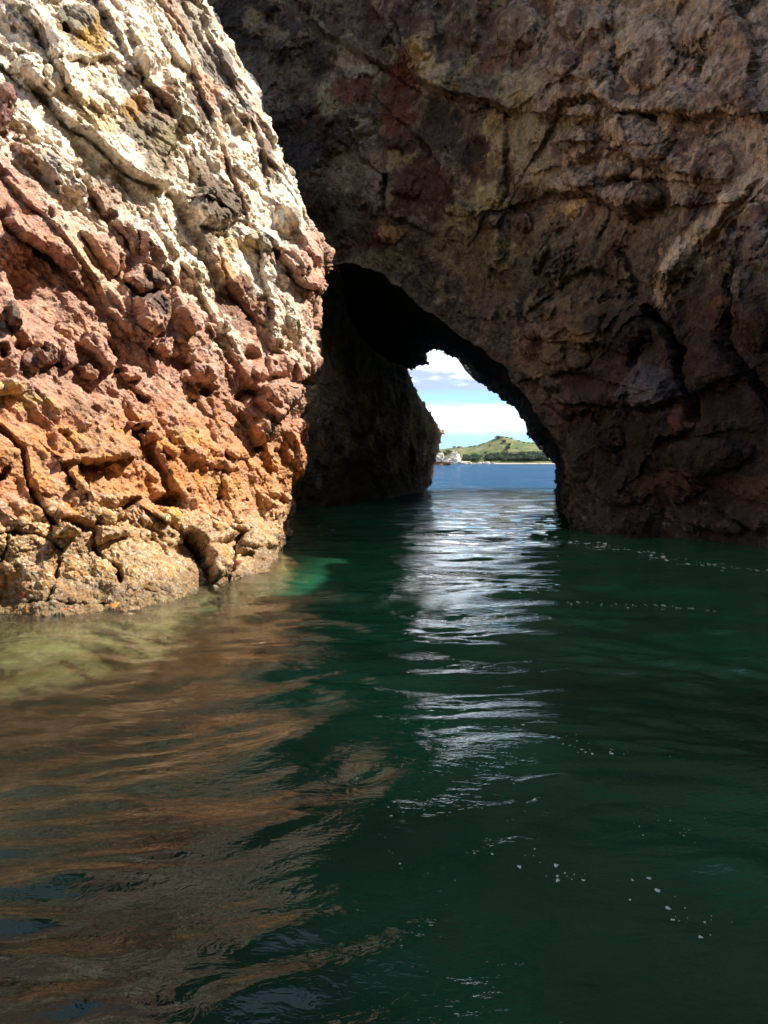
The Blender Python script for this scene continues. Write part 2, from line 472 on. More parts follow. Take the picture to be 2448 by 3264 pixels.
    for pl, d_, w_ in (([(0, 1355), (36, 1392), (72, 1431), (83, 1468), (87, 1525), (105, 1576), (137, 1620), (174, 1672)], .42, 5.5),
                       ([(296, 1739), (333, 1786), (380, 1815), (387, 1851)], .35, 5),
                       ([(-20, 1702), (60, 1700), (116, 1702), (150, 1716), (200, 1748)], .3, 5),
                       ([(28, 1702), (22, 1760), (0, 1800)], .15, 4),
                       ([(190, 1780), (180, 1850), (150, 1920)], .15, 4),
                       ([(60, 1925), (150, 1920), (250, 1925), (345, 1922)], .18, 4),
                       ([(0, 1540), (14, 1515), (28, 1485)], .25, 5),
                       ([(430, 1235), (460, 1265), (480, 1275)], .3, 5),
                       ([(490, 1720), (520, 1750), (530, 1770)], .2, 4),
                       ([(190, 1370), (240, 1430), (270, 1500)], .15, 5),
                       ([(280, 1530), (285, 1590), (282, 1625)], .15, 4),
                       ([(500, 1030), (505, 1080), (480, 1110)], .3, 6),
                       ([(690, 800), (700, 860), (735, 930), (800, 1000), (850, 1040)], .12, 5),
                       ([(370, 830), (372, 880), (380, 900)], .2, 5)):
        rl.crack(pl, d_, w_)
    for pl, h_, e_ in (([(246, 734), (300, 810), (362, 875), (394, 853), (398, 810), (325, 745)], .28, 18),
                       ([(383, 889), (434, 831), (506, 882), (530, 915), (506, 925), (434, 938)], .42, 22),
                       ([(416, 962), (499, 925), (535, 962), (532, 1027), (506, 1056), (470, 1066), (427, 1034)], .40, 20),
                       ([(250, 1088), (275, 1052), (344, 1099), (369, 1179), (347, 1193), (307, 1157)], .38, 16),
                       ([(7, 980), (36, 962), (61, 991), (61, 1041), (15, 1041)], .30, 14),
                       ([(587, 680), (620, 600), (760, 640), (760, 700), (695, 737), (620, 730)], .45, 26),
                       ([(430, 745), (470, 740), (515, 820), (505, 870), (450, 840)], .3, 16),
                       ([(547, 990), (590, 965), (645, 1009), (637, 1034), (594, 1070), (560, 1040)], .32, 18),
                       ([(645, 1027), (731, 1020), (735, 1048), (666, 1088)], .28, 16),
                       ([(811, 1280), (825, 1233), (880, 1211), (934, 1222), (960, 1243), (945, 1280), (898, 1323), (872, 1355), (840, 1316)], .50, 24),
                       ([(480, 1085), (540, 1075), (575, 1130), (530, 1140), (475, 1110)], .28, 14),
                       ([(245, 1160), (280, 1150), (320, 1185), (300, 1210), (260, 1195)], .25, 12),
                       ([(380, 1160), (440, 1170), (455, 1210), (400, 1215)], .25, 12),
                       ([(190, 1070), (235, 1085), (245, 1165), (200, 1180)], .25, 14),
                       ([(850, 1140), (900, 1130), (935, 1160), (915, 1200), (850, 1200)], .3, 16),
                       ([(930, 1150), (985, 1150), (985, 1200), (940, 1210)], .3, 14),
                       ([(400, 1345), (470, 1340), (470, 1365), (430, 1370), (405, 1360)], .25, 10),
                       ([(430, 1380), (515, 1370), (500, 1405), (455, 1415)], .22, 10),
                       ([(320, 1625), (380, 1625), (382, 1650), (330, 1668)], .2, 12),
                       ([(165, 1670), (235, 1665), (242, 1705), (170, 1710)], .25, 14),
                       ([(300, 1680), (400, 1680), (410, 1705), (310, 1735)], .25, 14),
                       ([(640, 1760), (700, 1755), (735, 1780), (715, 1850), (672, 1858)], .25, 16),
                       ([(575, 1700), (640, 1665), (735, 1695), (760, 1712), (700, 1740), (640, 1755)], .3, 16),
                       ([(750, 1680), (830, 1670), (890, 1700), (880, 1750), (760, 1750)], .22, 18)):
        rl.block(pl, h_, e_)
    for b_ in ((95, 235, 62, 50, .35, 35), (5, 345, 36, 75, .45, 0), (175, 250, 45, 50, .25, 20), (455, 205, 40, 45, .3, 0),
               (836, 1375, 36, 40, .35, 0), (265, 60, 50, 60, .2, 0), (330, 330, 60, 40, .2, 30), (560, 260, 30, 60, .2, -30),
               (30, 1230, 60, 30, .25, 0), (150, 1120, 55, 45, .3, 0), (105, 1150, 40, 35, .25, 0), (640, 1190, 60, 30, .2, 0),
               (590, 1440, 80, 25, .15, 10), (700, 1480, 60, 18, .15, 15), (750, 1440, 50, 20, .15, 15), (960, 1360, 25, 22, .2, 0),
               (820, 1190, 30, 24, .2, 0), (940, 830, 60, 50, .2, 30), (950, 1020, 50, 60, .15, 0), (860, 1000, 45, 50, .15, 0),
               (910, 700, 40, 40, .2, 0), (840, 760, 50, 40, .2, 0), (780, 480, 40, 60, .15, -25), (700, 330, 40, 60, .12, -25)):
        rl.blob(*b_)
    for b_ in ((212, 92, 16, 22, -.5, -30), (360, 1105, 20, 55, -.65, -28), (703, 752, 44, 12, -.7, 0), (800, 1130, 38, 32, -.6, 0),
               (492, 1075, 22, 12, -.45, -30), (665, 1243, 22, 24, -.5, 0), (640, 1270, 14, 14, -.3, 0), (835, 1430, 20, 13, -.5, 0),
               (872, 1490, 26, 36, -.45, 10), (895, 1592, 28, 18, -.4, 20), (530, 1597, 52, 28, -.7, 10), (395, 1612, 62, 22, -.75, -25),
               (245, 1675, 62, 26, -.7, 18), (775, 1772, 38, 14, -.65, 0), (800, 1250, 30, 16, -.35, 0), (770, 1262, 20, 20, -.35, 0),
               (312, 1303, 26, 14, -.3, 20), (425, 1358, 12, 12, -.3, 0), (260, 1450, 14, 14, -.35, 0), (215, 1385, 12, 10, -.3, 0),
               (300, 1490, 40, 12, -.3, 0), (345, 690, 18, 18, -.4, 0), (130, 1120, 12, 30, -.3, 0), (180, 1130, 14, 20, -.3, 0),
               (110, 120, 20, 12, -.3, 40), (560, 1230, 12, 8, -.25, 0), (780, 1595, 14, 8, -.25, 0), (845, 1790, 12, 7, -.2, 0),
               (60, 1100, 26, 20, -.3, 0), (5, 1120, 20, 30, -.4, 0), (150, 690, 12, 20, -.3, 0), (600, 575, 14, 18, -.25, 0),
               (500, 350, 20, 14, -.25, 40), (540, 375, 20, 14, -.3, 30), (390, 1180, 16, 10, -.4, 0), (700, 1590, 12, 8, -.2, 0)):
        rl.blob(*b_)
    H = rl.h.ravel()
    # ---- random relief
    sc = np.array([0.62, .98, 0.8], f32)
    low = sstep(vs, 1150, 1450)                        # lower zone: finer, barnacled
    h1, g1, r1 = worley(B * sc * 0.80 + W3 * .20, 1, 1.0)
    h2, g2, r2 = worley(B * sc * 2.0 + W3 * .26, 2, 1.1)
    Bz = B * np.array([0.75, 1.2, 1.0], f32)
    f1 = fbm(B * sc * 1.4, 5, 0.55, 21, True)
    sel = sstep(w1 + .35 * w2, -.25, .3)
    flat = 1 - .72 * sstep(vs + w1 * 60, 1640, 1740)
    H = 1.25 * H + flat * (.20 * lumps(h1, g1, .30) + .20 * facets(h1, g1, .2))
    H += flat * ((.02 + .10 * sel) * lumps(h2, g2, .5) + .055 * facets(h2, g2, .14)) + .05 * f1 + .22 * fbm(X * 1.1 + 20, 4, .5, 33)
    ws = np.zeros((R, C)); ws[:, ne + nf:] = sstep(np.arange(C - ne - nf), 20, 60)[None]
    P1, N1 = stage(P, N, H.reshape(R, C), ws)
    X = P1.reshape(-1, 3).astype(f32); N1 = N1.reshape(-1, 3)
    w3 = fbm(X * 4.0, 3, 0.6, 9)
    al = X[:, 0] * 0.62 + X[:, 1] * 0.78; up = X[:, 2]; de = X[:, 0] * 0.78 - X[:, 1] * 0.62
    B = np.stack([al * math.cos(a) + up * math.sin(a), -al * math.sin(a) + up * math.cos(a), de], -1).astype(f32)
    Bz = B * np.array([0.75, 1.2, 1.0], f32)
    h3, g3, r3 = worley(Bz * 4.6 + W3 * .2, 4, 1.4)
    h4, g4, r4 = worley(X * 13.0, 6, 0.9)
    f2 = fbm(X * 3.0, 6, 0.62, 31)
    H = (.014 + .030 * sel) * lumps(h3, g3, .45) + .016 * facets(h3, g3, .10) + .014 * lumps(h4, g4, .5) + .10 * f2
    barn = sstep(vs + w1 * 150 + w3 * 60, 1570, 1720)
    hb, gb, rb = worley(X * 26.0, 8, 0.3)
    H += barn * 0.02 * (0.5 - hb) + barn * 0.012 * (1 - gb)
    H = H * (.25 + .75 * sstep(X[:, 2], -.35, .0)) - .12 * sstep(-X[:, 2], .0, .4)
    Pd = X + N1 * H[:, None]
    # ---- colour of the stone itself
    m1 = fbm(X * 1.4, 5, 0.55, 51); m2 = fbm(B * sc * 2.2, 5, 0.6, 52); m3 = fbm(X * 5.5, 5, 0.65, 53); m4 = fbm(X * 2.3 + 7, 5, 0.6, 54)
    uj = uv + w1 * 50 + m3 * 40; vj = vs + w2 * 60 + m3 * 50
    WZ = [(-900, -300), (1300, -300), (1300, 690), (980, 750), (900, 790), (860, 880), (930, 960), (980, 1060), (985, 1110), (900, 1100),
          (850, 1000), (800, 900), (745, 1090), (715, 1110), (690, 1020), (600, 910), (520, 880), (450, 800), (400, 700), (250, 700),
          (170, 640), (110, 560), (40, 470), (-900, 200)]
    dz = sd_poly(uj, vj, WZ) + m2 * 170 + m3 * 120
    wz = sstep(dz, -75, 55)
    n = len(X); c = np.tile(np.array([.51, .29, .205], f32), (n, 1))
    pt = Paint(uj, vj, c)
    pt.over(sstep(m2, -.05, .35) * .6, (.34, .17, .125))
    pt.over(sstep(m4, .05, .4) * .65, (.62, .42, .30))
    pt.over(sstep(m3, .14, .4) * .6, (.70, .52, .38))
    # orange lower belt
    ob = sstep(vj, 1190, 1420) * (1 - .75 * sstep(uj, 560, 900) * sstep(vj, 1500, 1300))
    oc = np.array([.57, .275, .12], f32) + m1[:, None] * np.array([.10, .12, .08], f32)
    pt.c += (oc - pt.c) * (ob * (.60 + .4 * sstep(m2, -.3, .3)))[:, None]
    pt.over(ob * sstep(m4, .12, .4) * .35, (.60, .36, .14))
    pt.over(ob * sstep(m3, .22, .5) * .5, (.24, .12, .08))
    # white upper zone
    wc = np.array([.93, .80, .63], f32) + m1[:, None] * np.array([.12, .14, .16], f32)
    pt.c += (wc - pt.c) * wz[:, None]
    pt.over(wz * sstep(m2, .0, .25) * .6, (.62, .47, .36))
    pt.over(wz * sstep(m4, .10, .28) * .55, (.60, .42, .25))
    pt.over(wz * sstep(m3 + m2 * .6, .18, .34) * .85, (.17, .125, .09))
    pt.over(wz * sstep(m3 - m4 * .6, .20, .36) * .7, (.36, .24, .17))
    pt.over(wz * sstep(-m3 - m4 * .4, .18, .45) * .8, (.86, .82, .76))
    j = (m3 * .9 + m4 * .5)
    for b_ in ((265, 85, 75, 60, (.30, .20, .10), .9, 40), (300, 130, 40, 60, (.52, .33, .12), .8, -30), (235, 45, 40, 35, (.28, .25, .2), .8, 0),
               (150, 140, 50, 26, (.16, .12, .10), .85, 55), (470, 420, 95, 60, (.20, .155, .10), .9, 45), (420, 345, 35, 30, (.45, .26, .11), .85, 30),
               (290, 370, 70, 45, (.72, .54, .32), .8, 40), (530, 440, 40, 45, (.30, .24, .13), .9, 0), (480, 530, 50, 60, (.30, .22, .14), .8, 30),
               (690, 650, 80, 70, (.16, .12, .085), .95, 20), (650, 560, 30, 70, (.22, .15, .10), .8, -20), (620, 335, 42, 60, (.17, .11, .08), .9, -15),
               (520, 330, 30, 40, (.30, .17, .10), .8, 0), (690, 215, 40, 75, (.19, .15, .12), .9, -20), (610, 70, 55, 75, (.38, .31, .23), .85, -20),
               (570, 15, 30, 16, (.18, .11, .08), .9, 0), (735, 300, 30, 50, (.18, .12, .09), .85, 20), (790, 345, 28, 28, (.16, .15, .15), .85, 0),
               (800, 400, 30, 30, (.24, .15, .10), .8, 0), (855, 510, 28, 70, (.22, .15, .11), .9, -15), (940, 700, 22, 50, (.38, .30, .24), .85, -10),
               (825, 795, 40, 36, (.30, .26, .20), .8, 0), (760, 780, 50, 28, (.58, .40, .20), .8, 0), (640, 770, 30, 36, (.27, .19, .14), .85, 0),
               (705, 860, 45, 30, (.52, .28, .11), .8, 50), (740, 940, 50, 60, (.24, .12, .075), .92, 45), (800, 985, 50, 50, (.30, .16, .11), .9, 40),
               (1000, 810, 45, 70, (.58, .36, .27), .85, 0), (330, 640, 50, 40, (.36, .21, .13), .75, 30), (360, 560, 30, 20, (.45, .26, .13), .7, 40),
               (5, 345, 36, 70, (.26, .13, .10), .95, 0), (290, 560, 40, 20, (.25, .18, .10), .7, 30), (150, 540, 30, 55, (.40, .33, .27), .7, -30),
               (10, 60, 80, 40, (.42, .38, .32), .6, 30), (840, 880, 40, 30, (.78, .70, .6), .8, 0), (300, 850, 130, 40, (.66, .46, .30), .8, 50),
               (500, 1010, 30, 35, (.45, .30, .22), .6, 0), (470, 895, 55, 28, (.17, .11, .08), .92, 15), (470, 965, 50, 28, (.13, .09, .07), .9, 10),
               (35, 1005, 30, 40, (.13, .09, .07), .92, 0), (120, 1150, 60, 30, (.22, .13, .10), .7, 0), (930, 1285, 40, 50, (.42, .26, .18), .5, 40),
               (850, 1380, 22, 30, (.2, .15, .11), .8, 0), (720, 1550, 60, 30, (.60, .38, .17), .5, 10), (300, 1500, 70, 60, (.60, .34, .13), .4, 0),
               (40, 1260, 90, 30, (.66, .46, .20), .7, 10), (110, 1540, 24, 34, (.60, .31, .12), .6, 0), (590, 1380, 50, 26, (.58, .38, .18), .6, 0),
               (245, 1400, 40, 40, (.5, .3, .12), .6, 0), (530, 1650, 24, 24, (.62, .40, .09), .9, 0), (480, 1635, 40, 14, (.55, .22, .05), .8, 0),
               (320, 1440, 120, 26, (.36, .22, .14), .5, 5), (265, 1290, 60, 20, (.27, .17, .11), .6, 10)):
        pt.blob(b_[0], b_[1], b_[2], b_[3], b_[4], b_[5], b_[6], 0.35, j)
    pt.line([(520, -20), (560, 80), (590, 150), (640, 260), (680, 330), (715, 440), (745, 530), (770, 600), (790, 680)], 15, (.50, .31, .21), .9, m3 * .5)
    pt.line([(665, 0), (720, 110), (770, 210), (820, 310), (850, 400)], 10, (.58, .42, .31), .8, m3 * .5)
    pt.line([(60, 420), (90, 500), (120, 580), (180, 650)], 12, (.68, .52, .30), .7, m3 * .5)
    # barnacle belt and weed at the water
    bc = np.array([.50, .345, .185], f32) + (rb - .5)[:, None] * np.array([.30, .26, .18], f32) + m1[:, None] * .08
    pt.c += (bc - pt.c) * (barn * .74)[:, None]
    mus = sstep(vs + w1 * 40, 1540, 1650) * (rb > .80)
    pt.over(mus * .7, (.66, .58, .42))
    dk = sstep(m3 + (rb - .5) * .5, .25, .45) * sstep(vs, 1560, 1660)
    pt.over(dk * .75, (.12, .085, .05))
    weed = sstep(vs, 1880, 1930) * (1 - sstep(vs, 1990, 2080))
    pt.over(weed * .5 * sstep(m4, -.1, .3), (.30, .27, .08))
    pt.over(sstep(Pd[:, 2] * -1, .05, .4) * .95, (.55, .46, .26))
    # crusts and lichen film: thin dark/pale speckle everywhere
    pt.c *= (1 + (.16 * h3 + .22 * h4 + .25 * m3) * (.3 + .7 * sstep(X[:, 2], -.3, 0)))[:, None]
    wet = sstep(-Pd[:, 2] + w1 * .25, -.42, -.10)
    pt.c *= (1 - .42 * wet * sstep(Pd[:, 2], -.35, -.05))[:, None]
    F = grid_faces(R, C)
    keep = Pd[F[:, 0], 2] > -3.5
    used, F = compact(Pd, F, keep)
    root = empty('sea_bluff', (-4.0, 13.0, 0))
    tagit(root, 'sunlit sea cliff at left, chalky white above and orange below, standing in the water', 'sea cliff')
    child_mesh('rock_face', Pd[used], F, M_LEFT, root, col=pt.c[used], extra={'wet': wet[used]})
    # top cap so that the bluff is a body and not a sheet
    return root, Pd.reshape(R, C, 3), (UF, VV), N
BLUFF, LP, LUV, LN = build_left()

# ---- orange sponges growing on the barnacled rock
def crust(name, u, v, r, col, par, P, UV, seed, asp=0.7):
    UF, VV = UV
    d = (UF / K - u) ** 2 + (VV / K - v) ** 2
    i, j = np.unravel_index(np.argmin(d), d.shape)
    p0 = P[i, j]; du = P[i, min(j + 4, P.shape[1] - 1)] - P[i, j - 4]; dv = P[i + 4, j] - P[i - 4, j]
    n = np.cross(dv, du); n /= np.linalg.norm(n) + 1e-9
    if n[1] > 0: n = -n
    tx = du / (np.linalg.norm(du) + 1e-9); ty = np.cross(n, tx)
    rs = np.random.RandomState(seed); V = []; F = []
    NA, NR = 18, 6
    ra = 1 + 0.28 * np.sin(np.arange(NA) * 2 * math.pi / NA * 3 + rs.rand() * 6) + 0.2 * rs.randn(NA)
    for k in range(NR):
        q = k / (NR - 1)
        for a in range(NA):
            t = a * 2 * math.pi / NA
            rr = r * ra[a] * math.sin(q * math.pi / 2)
            V.append(p0 + tx * rr * math.cos(t) + ty * rr * asp * math.sin(t) + n * (r * .16 * math.cos(q * math.pi / 2) + rs.randn() * r * .04 - r * .1))
    for k in range(NR - 1):
        for a in range(NA):
            b = (a + 1) % NA
            F.append((k * NA + a, (k + 1) * NA + a, (k + 1) * NA + b, k * NA + b))
    return child_mesh(name, V, F, col, par)
def plain(name, col, rough=.8, bump=0.0, scale=20.0, var=0.25):
    m, t, out = mat_new(name); b = t.new('ShaderNodeBsdfPrincipled'); t.l.new(b.outputs[0], out.inputs[0])
    geo = t.new('ShaderNodeNewGeometry'); n = t.noise(geo.outputs['Position'], scale, 4, .6)
    t.put(b.inputs['Base Color'], t.mix(n, tuple(c * (1 - var) for c in col) + (1,), tuple(min(1, c * (1 + var)) for c in col) + (1,)))
    b.inputs['Roughness'].default_value = rough
    if bump:
        bp = t.new('ShaderNodeBump'); bp.inputs['Strength'].default_value = bump; t.l.new(n, bp.inputs['Height']); t.l.new(bp.outputs[0], b.inputs['Normal'])
    return m
M_SPONGE = plain('orange_sponge', (.52, .09, .02), .45, .5, 60)
M_SPONGE2 = plain('pale_orange_sponge', (.60, .22, .03), .5, .5, 60)
for k, (u, v, r) in enumerate([(318, 1830, .075), (74, 1893, .095), (25, 1927, .045), (80, 1948, .085), (209, 1940, .05), (232, 1938, .045),
                               (356, 1929, .08), (349, 1882, .05), (3, 1868, .05), (427, 1822, .05), (492, 1834, .04), (505, 1790, .035),
                               (380, 1862, .04), (290, 1895, .035)]):
    crust('sponge', u, v, r, M_SPONGE if k % 3 else M_SPONGE2, BLUFF, LP, LUV, k)
crust('sponge', 745, 1822, .30, plain('red_crust', (.42, .12, .07), .5, .6, 30, .4), BLUFF, LP, LUV, 77, .35)
crust('sponge', 250, 1826, .06, M_SPONGE2, BLUFF, LP, LUV, 78, .7)

# ================================================================= SEA ARCH
EXIT = [(1301, 1175), (1315, 1177.6), (1328, 1177.6), (1340, 1167), (1355, 1165), (1367, 1168.6), (1369, 1149), (1365, 1129), (1369, 1121.6),
        (1389, 1117), (1414, 1121.6), (1429, 1134), (1456, 1145), (1474, 1161), (1496, 1188.5), (1518, 1219), (1539, 1225), (1557, 1243),
        (1565, 1250), (1581, 1257), (1606, 1282.5), (1612, 1280.7), (1630, 1293), (1642, 1297), (1651, 1317), (1669.5, 1347.6), (1680, 1376.6),
        (1689, 1394.6), (1698.5, 1411), (1713, 1425), (1729, 1423.6), (1729, 1441.7), (1745.5, 1463), (1767, 1479.6), (1767, 1496), (1765, 1532),
        (1767, 1575.5), (1768, 1597), (1772, 1640), (1772, 1760), (1330, 1760), (1338, 1620), (1352, 1585), (1356, 1567), (1379, 1536), (1382, 1500), (1397, 1446), (1412, 1392),
        (1415, 1380), (1400, 1361.6), (1376, 1319.5), (1352, 1283), (1328, 1241), (1310, 1199)]
LIPL = [(1814, 1800), (1814, 1688), (1792, 1640), (1790, 1560), (1804, 1512), (1792, 1458), (1756, 1386), (1702, 1313), (1653, 1241), (1617, 1181),
        (1563, 1133), (1503, 1090), (1442, 1050), (1400, 1015), (1339, 975), (1273, 920), (1208, 868), (1124, 846), (1040, 834), (980, 850), (940, 900), (920, 1100), (900, 1400), (900, 1800)]
BUT = [(900, 835), (1070, 835), (1092, 885), (1098, 960), (1112, 1010), (1150, 1070), (1190, 1115), (1240, 1150), (1301, 1175)] + EXIT[:-1][::-1][:0] + \
      [(1310, 1199), (1328, 1241), (1352, 1283), (1376, 1319.5), (1400, 1361.6), (1415, 1380), (1412, 1392), (1397, 1446), (1382, 1500), (1379, 1536),
       (1356, 1567), (1352, 1585), (1338, 1620), (1330, 1800), (900, 1800)]
def build_arch():
    wall = rbf([(2448, 1751, None), (2300, 1734, None), (2071, 1711, None), (1900, 1700, None), (1814, 1688, None),
                (2448, 1400, 18.6), (2448, 1000, 18.2), (2448, 600, 19), (2448, 200, 20.5), (2448, 0, 21.5),
                (2150, 1400, 21), (2150, 1000, 21.5), (2150, 600, 23), (2150, 0, 25.5),
                (1860, 1400, 24.6), (1860, 1000, 26), (1860, 600, 27.5), (1860, 0, 29.5),
                (1700, 1250, 28.5), (1560, 1050, 31), (1560, 600, 31.5), (1560, 0, 33), (1300, 880, 35), (1300, 400, 35), (1300, 0, 36.5),
                (1050, 800, 37), (1050, 300, 37.5), (800, 0, 41), (800, 600, 39), (600, 0, 43), (2900, 1000, 15.0), (2900, 200, 17), (2900, 1800, 15.5)])
    but = rbf([(944, 1624, None), (1200, 1594, None), (1356, 1567, None), (900, 900, 39), (1080, 850, 40), (1150, 1070, 46), (1000, 1250, 39), (1200, 1300, 48),
               (1301, 1180, 55), (1415, 1380, 60), (1370, 1500, 59), (1100, 1450, 43), (900, 1400, 36)])
    step = 0.72
    rows = np.arange(-120, 566, step); cols = np.arange(70, 912, step)
    U, V = np.meshgrid(cols, rows)
    us, vs = U / K, V / K
    # ragged edge for the traced outlines
    R, C = U.shape
    Dw = wall(U, V)
    Pq = ray_pt(U, V, Dw).reshape(-1, 3).astype(f32)
    wA = fbm(Pq * 0.9, 4, .55, 61).reshape(R, C); wB = fbm(Pq * 0.9 + 30, 4, .55, 62).reshape(R, C)
    wC = fbm(Pq * 4.5, 3, .6, 63).reshape(R, C)
    du, dv = wA * 16 + wC * 9, wB * 16 + wC * 9
    bu, bv = (us + du).astype(f32), (vs + dv).astype(f32)
    pe = np.stack([us, vs, vs * 0], -1).reshape(-1, 3).astype(f32)
    j1 = (perlin(pe / 26, 64) * 9 + perlin(pe / 9, 65) * 6).reshape(R, C); j2 = (perlin(pe / 22, 66) * 8 + perlin(pe / 8, 67) * 6).reshape(R, C)
    eu, ev = (us + j1).astype(f32), (vs + j2).astype(f32)
    sl_ = sd_poly(bu, bv, LIPL); se = sd_poly(eu, ev, EXIT)
    sb = sd_poly((us + wA * 10).astype(f32), (vs + wB * 10).astype(f32), BUT)
    hole = sl_ > 0
    dl = np.clip(sl_, 0, None); de = np.clip(-se, 0, None)
    t = dl / (dl + de + 1e-3)
    Dc = Dw + 0.6 * (1 - np.exp(-dl / 4.0)) + (62 - Dw) * np.clip(t, 0, 1) ** 1.25
    Db = but(U, V)
    Db = Db + 1.5 * np.exp(-np.clip(sb, 0, None) / 9.0)
    Dc = np.maximum(Dc, Dw + .5)
    inb = hole & (sb > 0)
    D = np.where(hole, Dc, Dw); D = np.where(inb, np.maximum(np.minimum(Db, 62), Dw * .9), D)
    # ceiling hangs behind the buttress crest
    rec = hole & ~inb
    D = np.where(rec, D + 2.5 * np.exp(-np.clip(-sb, 0, None) / 12.0) * sstep(dl, 0, 40) * sstep(de, 4, 40), D)
    D = np.where(~hole, D - .25 * np.exp(-np.clip(-sl_, 0, None) / 14.0), D)
    P = ray_pt(U, V, D)
    Pw = np.stack([blur(ray_pt(U, V, Dw)[..., i], 5) for i in range(3)], -1)
    Nw = grid_normals(Pw)
    N = np.where(hole[..., None], np.array([0.25, -.7, -.3]), Nw); N /= np.linalg.norm(N, axis=-1, keepdims=True)
    N = N.reshape(-1, 3)
    X = P.reshape(-1, 3).astype(f32)
    rl = Relief(us, vs, (du * .8, dv * .8))
    o = 900; q = 2.074
    def A(l): return [(900 + x / q, y / q) for x, y in l]
    def Bc(l): return [(1648 + x / q, y / q) for x, y in l]
    def Cc(l): return [(1648 + x / q, 700 + y / q) for x, y in l]
    for pl, h_, w_, g_, gw, fl in ((A([(180, 100), (280, 230), (400, 290), (520, 370), (620, 420), (740, 500)]), .8, 70, .4, 9, 1),
                               (A([(820, 430), (860, 500), (1030, 600), (1150, 640), (1400, 690), (1500, 750), (1640, 760)]), 1.1, 90, .4, 12, 1),
                               (A([(480, 1020), (600, 1120), (680, 1170), (670, 1300), (700, 1420), (860, 1500), (1000, 1550)]), .35, 50, .4, 7, 1),
                               (A([(840, 850), (960, 960), (1050, 1100), (1110, 1260), (1150, 1400)]), .7, 60, .3, 9, 1),
                               (A([(1480, 850), (1490, 1100), (1500, 1300), (1400, 1420)]), .5, 60, .3, 9, -1),
                               (A([(1045, 0), (1050, 200), (1060, 400), (1080, 480)]), .4, 40, .35, 9, -1),
                               (A([(1190, 0), (1200, 150), (1220, 300)]), .25, 40, .2, 9, -1),
                               (A([(750, 0), (760, 150), (810, 300), (840, 440)]), .4, 50, .2, 8, 1),
                               (Bc([(180, 640), (260, 590), (400, 540), (500, 560), (560, 640), (580, 700)]), .3, 50, .2, 9, 1),
                               (Bc([(270, 800), (320, 710), (420, 670), (550, 650), (700, 760), (800, 770), (980, 760), (1200, 790), (1390, 780)]), .8, 90, .35, 11, 1),
                               (Bc([(640, 220), (640, 400), (650, 560), (700, 700)]), .4, 60, .25, 9, -1),
                               (Bc([(560, 960), (600, 960), (680, 1000), (780, 1050), (900, 1120), (1060, 1150)]), .6, 60, .3, 9, 1),
                               (Bc([(320, 1110), (430, 1080), (560, 1040)]), .5, 50, .3, 9, 1),
                               (Bc([(560, 1250), (640, 1230), (760, 1195), (900, 1200), (1050, 1210)]), .5, 50, .3, 9, 1),
                               (Bc([(130, 1320), (250, 1280), (350, 1290), (450, 1300), (570, 1330), (680, 1420), (770, 1445), (850, 1400), (1000, 1385)]), .9, 80, .4, 12, 1),
                               (Bc([(190, 40), (260, 160), (330, 250), (370, 290)]), .3, 40, .25, 8, 1),
                               (Bc([(1430, 0), (1450, 90), (1530, 200), (1580, 340), (1570, 500), (1600, 700), (1659, 760)]), .5, 60, .3, 10, -1),
                               (Bc([(1659, 1150), (1560, 1250), (1420, 1400), (1330, 1520), (1220, 1659)]), .35, 110, .1, 10, -1),
                               (Cc([(1220, 200), (1120, 300), (1000, 480), (940, 540)]), .35, 110, .1, 10, -1),
                               (Cc([(1659, 240), (1540, 290), (1480, 360), (1400, 400)]), .5, 50, .3, 9, 1),
                               (Cc([(370, 830), (430, 840), (540, 860), (600, 780)]), .45, 50, .3, 8, 1),
                               (Cc([(640, 1240), (740, 1245), (850, 1260), (960, 1230), (1080, 1180)]), .9, 70, .4, 10, 1),
                               (Cc([(250, 1170), (330, 1230), (420, 1290), (520, 1260)]), .6, 60, .4, 11, 1),
                               (Cc([(200, 1040), (300, 1020), (440, 1030), (560, 1060)]), .5, 60, .3, 10, 1),
                               (Cc([(900, 1530), (960, 1440), (1080, 1440), (1160, 1430)]), .5, 60, .3, 10, 1),
                               (Cc([(240, 480), (330, 380), (500, 330), (620, 360)]), .5, 60, .3, 10, 1),
                               (Cc([(550, 1400), (600, 1500), (680, 1560), (720, 1659)]), .4, 60, .2, 10, -1),
                               (Cc([(1050, 1560), (1100, 1640), (1180, 1720), (1300, 1760)]), .6, 70, .3, 10, 1),
                               (Cc([(1300, 1900), (1420, 1980), (1560, 2040), (1659, 2080)]), .6, 60, .3, 10, 1)):
        rl.ledge(pl, h_ * .72, w_ * 1.35, g_ * .35, gw, fl)
    for pl, d_, w_ in ((Cc([(860, 600), (980, 720), (1040, 850), (1060, 1000), (1080, 1080), (1130, 1180), (1140, 1260), (1165, 1320)]), .9, 11),
                       (Cc([(1350, 830), (1400, 890), (1450, 950), (1540, 1060), (1620, 1160), (1680, 1240)]), .8, 14),
                       (Cc([(590, 640), (575, 700), (590, 770)]), .6, 6), (Cc([(870, 780), (800, 850), (770, 940)]), .5, 12),
                       (A([(670, 1160), (668, 1230), (672, 1340)]), .6, 5), (Cc([(660, 200), (720, 300), (760, 400), (780, 520)]), .3, 9),
                       (Cc([(1380, 400), (1400, 560), (1360, 720), (1340, 820)]), .5, 22), (Cc([(1160, 1200), (1180, 1280), (1160, 1320)]), .4, 6)):
        rl.crack(pl, d_, w_)
